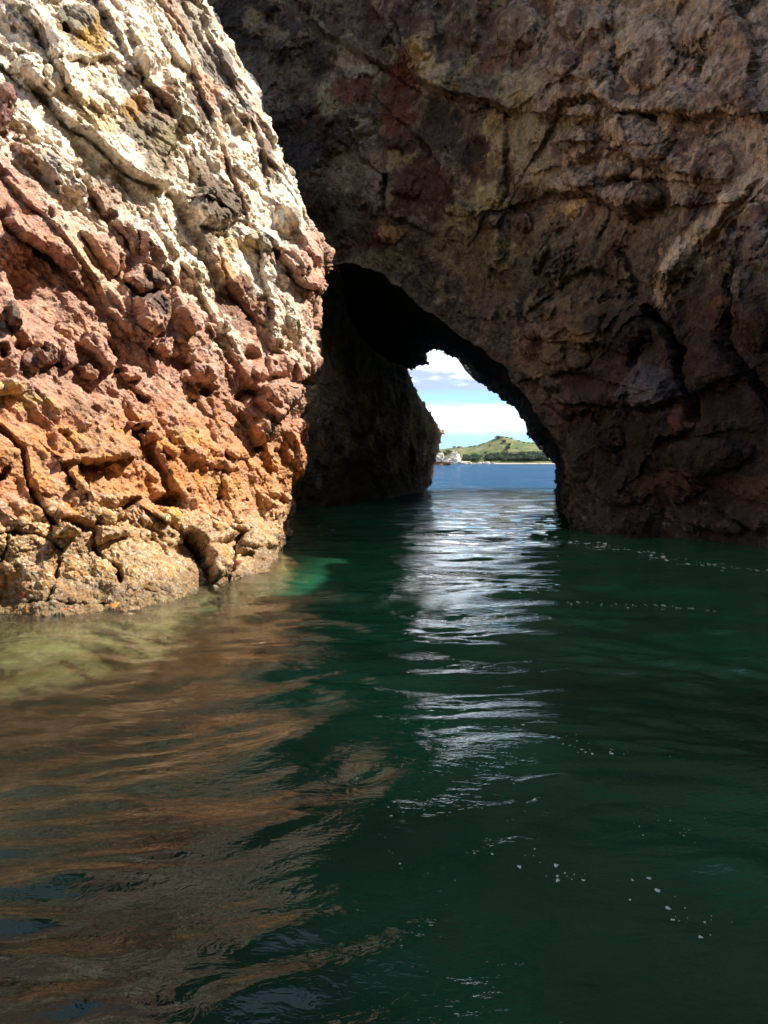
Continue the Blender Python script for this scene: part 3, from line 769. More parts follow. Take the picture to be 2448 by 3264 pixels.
    for x, y, rx, ry, h_, ro in ((390, 160, 60, 120, .5, 0), (540, 160, 70, 120, .5, 0), (320, 430, 110, 100, .6, 0), (530, 420, 60, 130, .4, 0),
                             (860, 350, 200, 260, .8, 0), (420, 950, 120, 110, .7, 0), (800, 880, 210, 110, .7, 15), (900, 1020, 150, 90, .5, 0),
                             (690, 1150, 120, 70, .6, -10), (790, 1310, 210, 100, .9, 0), (450, 1200, 130, 80, .6, 15), (450, 760, 120, 70, .4, -20),
                             (1100, 640, 200, 130, .3, 0), (1300, 1100, 160, 200, .3, 0), (370, 1385, 60, 55, .35, 0), (1560, 1500, 100, 160, .4, 0),
                             (1150, 200, 160, 160, .3, 0), (680, 1030, 70, 60, .35, 0)):
        rl.blob(1648 + x / q, y / q, rx / q, ry / q, h_ * .62, ro)
    for x, y, rx, ry, h_, ro in ((460, 790, 100, 80, .5, -20), (740, 760, 150, 150, .6, 0), (250, 880, 90, 90, .5, 0), (430, 920, 90, 80, .4, 0),
                             (300, 1230, 70, 90, .6, -35), (450, 700, 150, 80, .3, 0), (620, 1450, 90, 90, .6, 0), (1250, 1560, 300, 130, .7, 0),
                             (1100, 1330, 90, 90, .4, 0), (850, 1120, 180, 120, .4, -20), (1280, 960, 170, 200, .5, -30), (1560, 700, 120, 200, .5, -20),
                             (150, 600, 120, 90, .4, 0), (200, 740, 120, 60, .4, 0), (1050, 1750, 200, 120, .6, 0), (700, 1800, 180, 100, .4, 0),
                             (1300, 2000, 200, 70, .6, 10), (80, 800, 90, 120, .4, -20), (400, 1600, 90, 140, .4, 0)):
        rl.blob(1648 + x / q, 700 + y / q, rx / q, ry / q, h_ * .7, ro)
    for x, y, rx, ry, h_, ro in ((930, 370, 90, 70, .4, 0), (600, 1280, 90, 160, .5, 0), (370, 930, 90, 90, .5, 0), (540, 840, 70, 50, .4, 0),
                             (560, 460, 70, 60, .4, 0), (330, 600, 70, 120, .35, 0), (480, 350, 130, 70, .3, 30), (1390, 1450, 80, 80, .5, 0),
                             (1590, 1470, 70, 70, .5, 0), (1250, 690, 120, 60, .4, 0), (830, 1240, 90, 80, .4, 0), (1300, 1000, 90, 90, -.3, 0),
                             (240, 1280, 160, 160, .4, 0), (750, 900, 110, 90, .3, 0), (1200, 1380, 140, 60, .4, 0), (700, 1540, 120, 80, .4, 0),
                             (950, 200, 90, 200, .4, 0), (1550, 150, 150, 180, .4, 0), (1250, 130, 70, 200, .4, 0)):
        rl.blob(900 + x / q, y / q, rx / q, ry / q, h_ * .7, ro)
    H = rl.h.ravel() * np.where(hole.ravel(), 0.25, 1.0)
    W3 = np.stack([wA.ravel(), wB.ravel(), wC.ravel()], -1)
    hl = hole.ravel()
    sc = np.where(hl[:, None], np.array([[.8, .35, .8]]), np.array([[1, 1, .8]])).astype(f32)
    h1, g1, r1 = worley(X * sc * .36 + W3 * .16, 11, 1.1)
    h2, g2, r2 = worley(X * sc * .85 + W3 * .2, 12, 1.3)
    f1 = fbm(X * sc * .5, 5, .55, 71, True)
    sel = sstep(wA.ravel() + .3 * wB.ravel(), -.25, .3)
    H = 1.3 * H + .34 * lumps(h1, g1, .5) + .26 * facets(h1, g1, .25) + (.04 + .16 * sel) * lumps(h2, g2, .6) + .10 * facets(h2, g2, .2)
    H += .20 * f1 - .1 + .35 * fbm(X * .45 + 30, 4, .5, 77)
    # keep the traced openings where they are
    fe = sstep(np.abs(se).ravel(), 0, 26)
    kf = (.06 + .94 * fe) * np.where(hl, sstep(np.abs(sb).ravel(), -2, 22) * .8 + .2, .35 + .65 * sstep(-sl_.ravel(), 0, 18))
    P1, N1 = stage(P, N.reshape(R, C, 3), (H * kf).reshape(R, C))
    X = P1.reshape(-1, 3).astype(f32); N1 = N1.reshape(-1, 3)
    h3, g3, r3 = worley(X * sc * 2.8 + W3 * .3, 14, .9)
    f2 = fbm(X * sc * 1.5, 6, .62, 72)
    Xd = X + N1 * (((.04 + .07 * sel) * lumps(h3, g3, .5) + .20 * f2) * kf * .9)[:, None]
    # rock colours
    m1 = fbm(X * .5, 5, .6, 81); m2 = fbm(X * np.array([.9, .9, .55], f32) + 5, 6, .62, 82); m3 = fbm(X * 2.6, 5, .65, 83)
    m4 = fbm(X * np.array([1.6, 1.6, .16], f32), 5, .6, 84); m5 = fbm(X * .9 + 50, 5, .62, 85)
    su, sv = us.ravel().astype(f32), vs.ravel().astype(f32)
    uj = su + wA.ravel() * 50 + m3 * 34; vj = sv + wB.ravel() * 50 + m3 * 34
    n = len(X); c = np.tile(np.array([.13, .110, .076], f32), (n, 1))
    pt = Paint(uj, vj, c)
    pale = np.clip(sstep(uj, 1500, 1900) * (1 - sstep(vj, 500, 820)) + .0, 0, 1)  # upper right lightened in the colour to follow the stronger skylight there
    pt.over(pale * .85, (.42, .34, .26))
    pt.over(sstep(m2, .0, .2) * .8, (.075, .042, .031))
    pt.over(sstep(m5, .08, .24) * .8, (.26, .21, .125))
    pt.over(sstep(m1 + m3 * .4, .18, .38) * .6, (.15, .075, .048))
    pt.over(sstep(-m2 - m3 * .5, .12, .3) * .8, (.035, .029, .025))
    pt.over(sstep(m4, .1, .35) * (1 - sstep(vj, 350, 600)) * .55, (.085, .065, .052))
    pt.over(sstep(m3, .22, .42) * .6, (.33, .28, .21))
    br = sstep(uj, 1700, 1950) * sstep(vj, 800, 1100)  # lower right: dark reddish stone, darkened further in colour for the shade there
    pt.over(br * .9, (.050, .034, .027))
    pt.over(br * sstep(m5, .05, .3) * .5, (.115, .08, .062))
    j = m3 * .9 + m5 * .5
    for x, y, rx, ry, col, a_, ro in ((1120, 190, 110, 30, (.40, .36, .28), .9, 33), (1345, 205, 40, 60, (.46, .33, .16), .9, 0), (1380, 250, 50, 36, (.38, .32, .2), .8, 30),
                                 (1052, 300, 36, 60, (.34, .34, .2), .85, 0), (1577, 440, 34, 70, (.38, .31, .16), .85, 0), (1565, 625, 46, 36, (.40, .34, .18), .85, 0),
                                 (1445, 690, 34, 36, (.38, .32, .17), .8, 0), (1262, 505, 26, 22, (.36, .33, .18), .8, 0), (1155, 410, 28, 28, (.42, .38, .28), .8, 0),
                                 (1495, 715, 34, 34, (.38, .34, .2), .8, 0), (1245, 735, 36, 34, (.42, .25, .11), .8, 0), (1060, 435, 46, 46, (.06, .035, .03), .9, 0),
                                 (1276, 313, 46, 110, (.15, .055, .035), .85, 10), (1120, 285, 60, 40, (.15, .06, .04), .8, 0), (1358, 590, 90, 80, (.09, .045, .035), .85, 20),
                                 (1165, 750, 46, 46, (.17, .07, .045), .8, 0), (1185, 600, 40, 90, (.30, .24, .17), .8, 0), (1110, 540, 40, 60, (.27, .23, .15), .7, 0),
                                 (1400, 420, 60, 70, (.05, .04, .034), .85, 0), (1510, 480, 50, 40, (.045, .034, .03), .85, 0), (1440, 800, 80, 50, (.28, .24, .13), .7, 30),
                                 (1620, 820, 90, 50, (.20, .17, .09), .7, 20), (1540, 900, 80, 60, (.17, .13, .075), .7, 30), (1200, 830, 70, 30, (.28, .24, .13), .7, 0),
                                 (1100, 700, 80, 60, (.10, .09, .05), .7, 0), (1000, 650, 60, 70, (.09, .075, .04), .7, 0), (900, 120, 70, 60, (.05, .045, .04), .8, 0),
                                 (780, 60, 90, 90, (.035, .03, .026), .9, 0), (840, 80, 70, 26, (.24, .20, .13), .85, 35), (800, 280, 60, 110, (.15, .13, .12), .7, 0), (870, 330, 40, 50, (.24, .21, .17), .7, 0),
                                 (930, 400, 60, 80, (.06, .055, .055), .8, 0), (960, 500, 60, 50, (.05, .048, .05), .8, 0), (1020, 180, 40, 60, (.05, .04, .035), .8, 0),
                                 (1300, 60, 50, 50, (.08, .05, .04), .7, 0), (1825, 665, 26, 26, (.52, .40, .20), .9, 0), (2000, 125, 30, 60, (.42, .36, .23), .7, 20),
                                 (2070, 30, 160, 26, (.38, .33, .25), .7, -15), (1700, 540, 60, 60, (.30, .25, .15), .7, 0), (1690, 400, 60, 50, (.30, .26, .16), .7, 0),
                                 (1670, 290, 60, 50, (.32, .28, .17), .7, 0), (1730, 1130, 60, 60, (.24, .16, .10), .7, 0), (1780, 1080, 60, 60, (.22, .14, .09), .7, 0),
                                 (1865, 1082, 48, 36, (.27, .18, .09), .8, 0), (2060, 1260, 100, 46, (.19, .18, .19), .75, -15), (2080, 1200, 60, 40, (.15, .14, .15), .7, 0),
                                 (1790, 1290, 36, 40, (.22, .13, .11), .7, 0), (2180, 1320, 40, 50, (.20, .08, .055), .7, 0), (2290, 970, 36, 22, (.30, .19, .07), .7, 0),
                                 (2400, 740, 70, 40, (.22, .20, .2), .7, -20), (2370, 890, 60, 26, (.20, .19, .18), .7, -20), (1700, 870, 90, 50, (.07, .07, .055), .6, 0),
                                 (2330, 1010, 90, 60, (.10, .05, .035), .7, 0), (2400, 1560, 90, 40, (.18, .09, .05), .6, 0), (2150, 1560, 110, 60, (.16, .075, .05), .6, 0)):
        pt.blob(x, y, rx, ry, col, a_, ro, .4, j)
    pt.line([(2500, 480), (2448, 530), (2400, 580), (2323, 665), (2260, 745), (2200, 810), (2130, 900), (2110, 930)], 42, (.48, .41, .31), .9, m3)
    pt.line([(1000, 60), (1040, 120), (1100, 170), (1180, 210)], 16, (.30, .29, .20), .7, m3)
    # barnacles along the waterline, dark stain under it
    z = Xd[:, 2]
    bz = sstep(-z + wA.ravel() * .5, -1.5, -.7)
    pt.over(bz * .55 * ~hl, (.12, .10, .075)); pt.over(bz * sstep(m3, .15, .4) * .7 * ~hl, (.30, .27, .22))
    # inside of the passage: tunnel shade put in as near-black colour; buttress brown
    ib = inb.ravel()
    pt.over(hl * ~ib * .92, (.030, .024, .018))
    pt.over(ib * .9, (.30, .21, .12)); pt.over(ib * sstep(m2, 0, .25) * .7, (.42, .32, .20)); pt.over(ib * sstep(m1, .02, .25) * .7, (.085, .05, .03))
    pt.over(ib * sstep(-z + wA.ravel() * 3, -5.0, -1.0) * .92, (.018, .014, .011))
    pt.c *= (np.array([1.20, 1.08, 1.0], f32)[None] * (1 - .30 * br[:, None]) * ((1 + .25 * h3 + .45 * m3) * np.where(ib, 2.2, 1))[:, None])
    wet = sstep(-z, -.6, -.1) * ~hl
    F = grid_faces(R, C)
    ok = (se.ravel() < -0.3)
    keep = ok[F].all(1) & (Xd[F[:, 0], 2] > -2.5)
    fh = hl[F[:, 0]]; fb = ib[F[:, 0]]
    root = empty('sea_arch', (4.0, 32.0, 0))
    tagit(root, 'huge shaded brown rock arch with a dark tunnel through it to the open sea', 'sea arch')
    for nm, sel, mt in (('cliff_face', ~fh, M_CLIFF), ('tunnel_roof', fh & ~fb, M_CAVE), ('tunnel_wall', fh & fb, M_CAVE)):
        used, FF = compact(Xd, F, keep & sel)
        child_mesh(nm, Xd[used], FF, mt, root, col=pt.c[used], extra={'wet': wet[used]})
    G = Xd.reshape(R, C, 3); CG = pt.c.reshape(R, C, 3)
    # ---- unseen beyond the frame: flank and top added and shaped to block sun and sky
    def shell(nm, rowsP, rowsC, seed, amp=.5, freq=.35):
        A_ = np.array(rowsP, f32); Cc_ = np.array(rowsC, f32); r, c_ = A_.shape[:2]
        Nn = grid_normals(A_).reshape(-1, 3); Xs = A_.reshape(-1, 3)
        hh, gg, _ = worley(Xs * freq, seed, .9); h_2, _, _ = worley(Xs * freq * 3, seed + 1, .9)
        fade = np.ones((r, c_), f32); fade[0] = 0; fade = fade.ravel()
        Xs = Xs + Nn * ((hh * amp + h_2 * amp * .35 + fbm(Xs * .8, 4, .6, seed) * amp * .4) * fade)[:, None]
        cc = Cc_.reshape(-1, 3) * (1 + .6 * fbm(Xs * .7, 5, .6, seed + 5)[:, None])
        F_ = grid_faces(r, c_)
        child_mesh(nm, Xs, F_, M_CLIFF, root, col=cc, extra={'wet': np.zeros(len(Xs))})
    edge = G[::3, -1]; ec = CG[::3, -1]
    rp, rc = [edge], [ec]
    path = [(1.2, -5), (2.2, -10), (2.6, -16), (2.2, -24), (0.0, -32), (-5, -38), (-12, -41), (-22, -42)]  # bend behind the camera added to shut out the sky there
    px = np.interp(np.linspace(0, 8, 110)[1:], range(9), [0] + [p[0] for p in path])
    py = np.interp(np.linspace(0, 8, 110)[1:], range(9), [0] + [p[1] for p in path])
    top_fac = np.interp(py, [-40, -22, -14, -10, -5.7, -2.5, 0], [2.1, 2.6, 2.1, 1.48, 1.12, .97, .94])
    for a_, b_, tf in zip(px, py, top_fac):
        e = edge.copy(); e[:, 0] += a_; e[:, 1] += b_; e[:, 2] = np.where(e[:, 2] > 0, e[:, 2] * tf, e[:, 2])
        rp.append(e); rc.append(ec * .0 + np.array([.17, .12, .09]))
    shell('unseen_flank', rp, rc, 91)
    topr = G[0, ::3]; tc_ = CG[0, ::3]
    rp, rc = [topr], [tc_]
    dirn = np.array([0.25, 1.0, 0]); 
    for k in range(1, 34):
        s_ = k / 33
        e = topr.copy(); wx = 1 - sstep(topr[:, 0], 1.5, 6.5); e[:, 0] += (16 * s_ * np.clip((topr[:, 0] + 4) / 12, 0, 1.4)) * (1 - wx); yb = np.maximum(topr[:, 1], 30.0); e[:, 1] += (yb - topr[:, 1]) * min(1, s_ / .4) * (1 - wx) - (topr[:, 1] - 27.5) * .75 * s_ * wx; e[:, 2] += (1.5 * min(1, s_ / .4) + 46 * max(0, s_ - .4) / .6) * (1 - wx) + 22 * s_ * wx  # raised and leaned to hide open sky from the wall and water
        rp.append(e); rc.append(tc_ * 0 + np.array([.2, .16, .12]))
    shell('unseen_top', rp, rc, 95)
    # seaward face round the exit, so the passage has a real far side
    ex = np.array(EXIT) * K; ctr = np.array([1560, 1420]) * K
    rings, rc = [], []
    for k in range(28):
        s_ = k / 27
        q_ = ctr + (ex - ctr) * (1.035 + 0.012 * min(k, 3) + 3.2 * s_ ** 1.5)
        pr = ray_pt(q_[:, 0], q_[:, 1], np.full(len(ex), 62.3 + 1.6 * math.sin(s_ * 3) + .3 * min(k, 2)))
        pr[:, 2] = np.clip(pr[:, 2], -3, 30); pr = np.concatenate([pr, pr[:1]])
        rings.append(pr); rc.append(np.tile(np.array([[.30, .24, .17]]), (len(pr), 1)))
    shell('seaward_face', rings, rc, 99, .35, .5)
    return root, G
FLANK, TOPR = 1.0, 1.0
ARCH, AG = build_arch()

# ================================================================= WATER
def wave(x, y):
    """height of the water surface"""
    r = np.hypot(x, y); sh = x.shape
    p = np.stack([x, y, np.zeros_like(x)], -1).reshape(-1, 3).astype(f32)
    wx = fbm(p * .22 + 3, 2, .5, 201); wy = fbm(p * .22 + 8, 2, .5, 202)
    q = p + np.stack([wx, wy, wx * 0], -1) * 1.6
    far = (r > 2).ravel()
    fade = np.clip(1 - (r.ravel() - 22) / 40, .0, 1)
    z = 0.075 * perlin(q * np.array([.20, .34, 1], f32), 203)
    z += 0.046 * perlin(q * np.array([.5, .95, 1], f32) + 4, 204) * (.75 + .25 * fade)
    z += 0.042 * perlin(q * np.array([1.15, 2.0, 1], f32) + 9, 205) * fade
    patch = sstep(perlin(p * .8 + 15, 207) + .5 * perlin(p * 1.9 + 5, 208), -.12, .3)
    z += (.004 + .034 * patch) * perlin(q * np.array([2.1, 5.2, 1], f32) + 9, 206) * np.clip(1 - (r.ravel() - 6) / 12, 0, 1)
    z *= 1 - sstep(r.ravel(), 200, 600)
    return z.reshape(sh)
def build_water():
    th = np.concatenate([np.linspace(-180, -60, 25)[:-1], np.linspace(-60, -34, 80)[:-1], np.linspace(-34, 34, 860), np.linspace(34, 60, 80)[1:], np.linspace(60, 180, 25)[1:]])
    th = np.radians(th)
    inv = []
    r = 0.3
    while r < 9000:
        inv.append(r); r += max(0.012 * (1 + r * .3), min(r * r * 1.0 / (FPX * CAM_H), r * .05))
    rr = np.array(inv)
    Rr, T = np.meshgrid(rr, th, indexing='ij')
    x = Rr * np.sin(T); y = Rr * np.cos(T)
    z = wave(x, y)
    V = np.stack([x, y, z], -1)
    R, C = x.shape
    m, t, out = mat_new('sea_water')
    geo = t.new('ShaderNodeNewGeometry'); p = geo.outputs['Position']
    sep = t.new('ShaderNodeSeparateXYZ'); t.l.new(p, sep.inputs[0]); yy = sep.outputs['Y']; xx = sep.outputs['X']
    out_ = t.ramp(yy, 34, 70)
    # ripples: fine ones near, chop in the open sea
    r1 = t.noise(t.mapping(p, (1.0, 1.7, 1)), 3.2, 4, .55, .8)
    r2 = t.noise(t.mapping(p, (1.0, 2.0, 1), rot=(0, 0, .3)), 9.0, 3, .55, .6)
    rmask = t.ramp(t.noise(p, .55, 3, .5), .42, .62)
    r3 = t.noise(t.mapping(p, (.55, 1.0, 1), rot=(0, 0, -.2)), 1.1, 5, .6, .5)
    r4 = t.noise(t.mapping(p, (.3, 1.0, 1), rot=(0, 0, .12)), .35, 5, .62, .4)
    mid = t.ramp(yy, 14, 30)
    h = t.math('MULTIPLY', r1, t.math('ADD', .012, t.math('MULTIPLY', mid, .012)))
    h = t.math('ADD', h, t.math('MULTIPLY', t.math('MULTIPLY', r2, t.math('ADD', .35, rmask)), .0075))
    h = t.math('ADD', h, t.math('MULTIPLY', r3, t.math('ADD', t.math('MULTIPLY', mid, .06), t.math('MULTIPLY', out_, .3))))
    r5 = t.noise(t.mapping(p, (.45, 1.0, 1), rot=(0, 0, .08)), .55, 3, .5, .5)
    h = t.math('ADD', h, t.math('MULTIPLY', t.math('MULTIPLY', r5, t.ramp(yy, 12, 26)), .42))
    h = t.math('ADD', h, t.math('MULTIPLY', t.math('MULTIPLY', r4, out_), .75))
    bp = t.new('ShaderNodeBump'); bp.inputs['Strength'].default_value = 1.0; bp.inputs['Distance'].default_value = 1.0
    t.l.new(h, bp.inputs['Height'])
    fr = t.new('ShaderNodeFresnel'); fr.inputs['IOR'].default_value = 1.46; t.l.new(bp.outputs[0], fr.inputs['Normal'])
    gl = t.new('ShaderNodeBsdfGlossy'); gl.inputs['Roughness'].default_value = .008; t.l.new(bp.outputs[0], gl.inputs['Normal'])
    t.put(gl.inputs['Color'], (1, 1, 1, 1))
    tr_ = t.new('ShaderNodeBsdfTransparent'); t.put(tr_.inputs['Color'], (.93, .97, .95, 1))
    rf = t.new('ShaderNodeBsdfRefraction'); rf.inputs['IOR'].default_value = 1.33; rf.inputs['Roughness'].default_value = 0
    t.put(rf.inputs['Color'], (.93, .97, .95, 1)); t.l.new(bp.outputs[0], rf.inputs['Normal'])
    tr = t.new('ShaderNodeMixShader'); tr.inputs[0].default_value = .45; t.l.new(tr_.outputs[0], tr.inputs[1]); t.l.new(rf.outputs[0], tr.inputs[2])
    df = t.new('ShaderNodeBsdfDiffuse')
    n5 = t.ramp(t.math('ADD', t.noise(p, .25, 3, .5), t.math('MULTIPLY', t.ramp(yy, 2, 14), .22)), .36, .72)  # colour darker near the camera, standing in for the overhang's shade
    green = t.mix(n5, (.003, .019, .011, 1), (.016, .098, .049, 1))
    t.put(df.inputs['Color'], t.mix(out_, green, (.010, .055, .125, 1)))
    body = t.new('ShaderNodeMixShader')
    # clarity: over the shallow shelf by the bluff one looks down to the rock
    cl = t.new('ShaderNodeAttribute', attribute_name='clear')
    t.put(body.inputs[0], t.math('SUBTRACT', .97, t.math('MULTIPLY', cl.outputs['Fac'], .95)))
    t.l.new(tr.outputs[0], body.inputs[1]); t.l.new(df.outputs[0], body.inputs[2])
    ms = t.new('ShaderNodeMixShader'); t.put(ms.inputs[0], t.math('MULTIPLY', fr.outputs[0], t.math('SUBTRACT', 1.0, t.math('MULTIPLY', t.ramp(yy, 16, 60), .68))))
    t.l.new(body.outputs[0], ms.inputs[1]); t.l.new(gl.outputs[0], ms.inputs[2]); t.l.new(ms.outputs[0], out.inputs[0])
    ab = t.new('ShaderNodeVolumeAbsorption'); ab.inputs['Color'].default_value = (.40, .78, .45, 1); ab.inputs['Density'].default_value = .28
    t.l.new(ab.outputs[0], out.inputs['Volume'])
    # clearness follows the depth of the bottom
    bd = bed_depth(x, y)
    clear = np.exp(-(np.clip(bd, 0, None) / 1.5) ** 2)
    o = mesh_obj('water', V, grid_faces(R, C)[:, ::-1], m, extra={'clear': clear.ravel()})
    tagit(o, 'dark green rippled sea water filling the cove, blue beyond the arch', kind='structure')
    return o
# waterline of the bluff in plan, used for the sea bed
_wl = np.array([(-40, 9.4), (-9, 9.8), (-5.1, 11), (-4.2, 11.2), (-3.3, 12), (-2.75, 14), (-1.95, 15.5), (-2.4, 20), (-3.2, 30), (-6, 50), (-20, 90)])
def bed_depth(x, y):
    d, s = seg_dist(x.astype(f32), y.astype(f32), [tuple(q) for q in _wl])
    d = d * np.where(s > 0, -1, 1)       # + out in the water
    d = np.clip(d, 0, None)
    k = sstep(x, -2.5, 1.0)
    return np.minimum(.12 + d * (.13 + 1.3 * sstep(x + .35 * (y - 11), -2.2, -.6) + .5 * k) + np.clip(d - 3.6, 0, None) * .5, 7.5)
def build_bed():
    xs = np.concatenate([np.linspace(-60, -12, 60)[:-1], np.linspace(-12, 6, 420), np.linspace(6, 60, 60)[1:]])
    ys = np.concatenate([np.linspace(-60, 1, 40)[:-1], np.linspace(1, 22, 420), np.linspace(22, 140, 80)[1:]])
    x, y = np.meshgrid(xs, ys)
    p = np.stack([x, y, x * 0], -1).reshape(-1, 3).astype(f32)
    h1, g1, _ = worley(p * 1.1, 301, .5); f = fbm(p * 1.3, 5, .6, 302)
    z = -bed_depth(x, y).ravel() + (h1 * .06 + f * .16) * np.clip(bed_depth(x, y).ravel() * 1.2, .1, 1) - .05
    c = np.array([.60, .47, .22], f32) + np.clip(f[:, None] * .5, -.2, .3) * np.array([1, 1, .7], f32) + (h1[:, None]) * .05
    c = np.clip(c, .05, .8)
    V = np.stack([x.ravel(), y.ravel(), z], -1)
    o = mesh_obj('seabed', V, grid_faces(*x.shape)[:, ::-1], M_BED, col=c, extra={'wet': z * 0})
    tagit(o, 'pale yellow rock shelf under shallow clear water, falling away into the deep', kind='structure')
build_bed()
WATER = build_water()

# foam flecks and bubbles drifting on the surface
def build_foam():
    rs = np.random.RandomState(5); V = []; F = []
    q = []
    def band(pl, n, sp_, rmin, rmax):
        for _ in range(n):
            k = rs.randint(len(pl) - 1); t = rs.rand()
            u = pl[k][0] + t * (pl[k + 1][0] - pl[k][0]) + rs.randn() * sp_; v = pl[k][1] + t * (pl[k + 1][1] - pl[k][1]) + abs(rs.randn()) * sp_ * .25
            q.append((u, v, rmin + (rmax - rmin) * rs.rand() ** 3))
    band([(1800, 1722), (1900, 1735), (2060, 1760), (2200, 1785), (2300, 1795), (2448, 1812)], 150, 26, .7, 4.2)
    band([(1700, 1935), (1850, 1925), (1950, 1935), (2150, 1925), (2300, 1945)], 50, 22, .6, 3.2)
    band([(1650, 1890), (1750, 1870)], 24, 20, .6, 3)
    band([(1700, 2300), (1850, 2400), (2000, 2420)], 30, 50, .7, 3.4)
    band([(1600, 2700), (1800, 2800), (2000, 2800), (2200, 2900), (2250, 2950)], 36, 60, .8, 5.0)
    band([(1300, 2450), (1200, 2700), (1500, 2900)], 14, 60, .6, 2.6)
    band([(1900, 2620), (2150, 2600), (2150, 2700)], 16, 60, .5, 2.0)
    band([(960, 1660), (1150, 1700)], 16, 30, .5, 2.2)
    for u, v, r in q:
        uu, vv = u * K, v * K
        if vv < 478: continue
        d = water_depth(vv); p = ray_pt(np.array(uu), np.array(vv), d)
        rad = 1.3 * r * K * d / FPX; el = min(1.6, .45 + d * .06)
        n = 9; ph = rs.rand() * 6; b = len(V)
        ang = rs.rand() * .6 - .3
        xs_, ys_ = [], []
        for a in range(n):
            t = a * 2 * math.pi / n; k = rad * (1 + .3 * rs.randn())
            X_ = k * 1.5 * math.cos(t); Y_ = k * 1.1 * (1 + el) * math.sin(t)
            xs_.append(p[0] + X_ * math.cos(ang) - Y_ * math.sin(ang)); ys_.append(p[1] + X_ * math.sin(ang) + Y_ * math.cos(ang))
        zz = wave(np.array(xs_ + [p[0]]), np.array(ys_ + [p[1]]))
        for a in range(n): V.append((xs_[a], ys_[a], zz[a] + .002))
        V.append((p[0], p[1], zz[-1] + .002 + rad * .25))
        for a in range(n): F.append((b + a, b + (a + 1) % n, b + n))
    o = mesh_obj('foam', V, F, plain('foam', (.62, .62, .56), .6, .3, 90, .2))
    tagit(o, 'small white foam flecks drifting on the dark green water', kind='stuff')
build_foam()

# ================================================================= FAR SHORE
M_HILL = None
def hill_mat():
    m, t, out = mat_new('far_pasture'); b = t.new('ShaderNodeBsdfPrincipled'); t.l.new(b.outputs[0], out.inputs[0])
    at = t.new('ShaderNodeAttribute', attribute_name='Col'); geo = t.new('ShaderNodeNewGeometry')
    n = t.noise(geo.outputs['Position'], .12, 6, .7)
    hs = t.new('ShaderNodeHueSaturation'); t.put(hs.inputs['Color'], at.outputs['Color']); t.put(hs.inputs['Value'], t.math('ADD', .45, t.math('MULTIPLY', n, 1.1)))
    t.l.new(hs.outputs[0], b.inputs['Base Color']); b.inputs['Roughness'].default_value = .95
    b.inputs['Specular IOR Level'].default_value = .1
    return m
def leafmat(name, a, b_, ):
    m, t, out = mat_new(name); b = t.new('ShaderNodeBsdfPrincipled'); t.l.new(b.outputs[0], out.inputs[0])
    oi = t.new('ShaderNodeObjectInfo'); geo = t.new('ShaderNodeNewGeometry')
    n = t.noise(geo.outputs['Position'], .8, 3, .6)
    t.put(b.inputs['Base Color'], t.mix(t.math('ADD', t.math('MULTIPLY', n, .6), t.math('MULTIPLY', oi.outputs['Random'], .4)), a + (1,), b_ + (1,)))
    b.inputs['Roughness'].default_value = .8
    return m
RX = np.array([1250, 1340, 1400, 1441, 1463, 1481, 1500, 1524, 1552, 1575, 1590, 1603, 1620, 1646, 1671, 1699, 1734, 1800, 1900, 2100], float)
RY = np.array([1452, 1440, 1434, 1429, 1426, 1427, 1424, 1420.5, 1411.5, 1401, 1396.5, 1393.5, 1397, 1405.5, 1411, 1413.5, 1422, 1428, 1444, 1462], float)
SHORE, RIDGE = 1205.0, 1330.0
def ridge_h(x):
    u = (x / RIDGE * FPX + CX) / K
    return CAM_H + (1474.2 - np.interp(u, RX, RY)) * 1.04 * K / FPX * RIDGE
def hill_z(x, y):
    p = np.stack([x, y, x * 0], -1).reshape(-1, 3).astype(f32)
    n = fbm(p * .02, 5, .5, 401).reshape(x.shape); n2 = fbm(p * .012 + 9, 4, .5, 402).reshape(x.shape)
    ys = SHORE + 12 * n2
    t = np.clip((y - ys) / (RIDGE - SHORE), -1, 2)
    prof = np.where(t < 0, t * .6, np.where(t < 1, .06 + .94 * np.sin(np.clip(t, 0, 1) * math.pi / 2) ** 1.15, np.cos((t - 1) * 1.2)))
    prof = np.where((t >= 0) & (t < .02), t * 3, prof)
    return ridge_h(x * RIDGE / np.clip(y, 1100, RIDGE)) * prof + n * 2.2 * np.clip(t * 3, 0, 1) * np.clip(1.3 - t, .25, 1)
def build_hill():
    xs = np.linspace(-150, 800, 700); ys = np.linspace(1185, 1480, 240)
    x, y = np.meshgrid(xs, ys); z = hill_z(x, y)
    p = np.stack([x, y, z], -1).reshape(-1, 3).astype(f32)
    a = fbm(p * .03, 6, .6, 411); b = fbm(p * .055 + 5, 5, .6, 412); d = fbm(p * .15, 4, .6, 413)
    c = np.tile(np.array([.115, .140, .060], f32), (len(p), 1))
    def over(m, col): c[:] = c + (np.array(col, f32) - c) * m[:, None]
    over(sstep(a, -.05, .2) * .6, (.20, .175, .09)); over(sstep(b, .02, .22) * .7, (.085, .105, .045)); over(sstep(d, .12, .3) * .6, (.075, .10, .04))
    over(sstep(-b - a, .15, .35) * .6, (.25, .20, .11))
    over((1 - sstep(p[:, 2], 2.5, 9 + 1)) * .6, (.10, .12, .05))
    over(sstep(p[:, 0], 205, 240) * .4, (.15, .18, .07))
    over((p[:, 2] < .7) * 1.0, (.40, .35, .27))
    o = mesh_obj('hill', p, grid_faces(*x.shape), hill_mat(), col=np.clip(c, .02, .8))
    tagit(o, 'low grassy headland with scattered scrub across the bay', kind='structure')
build_hill()
def at_px(u, v, d):   # tracing coordinates -> world
    p = ray_pt(np.array(u * K), np.array(v * K), d); return p
def x_at(u, d): return (u * K - CX) / FPX * d
M_BARK = plain('bark', (.12, .09, .07), .9)
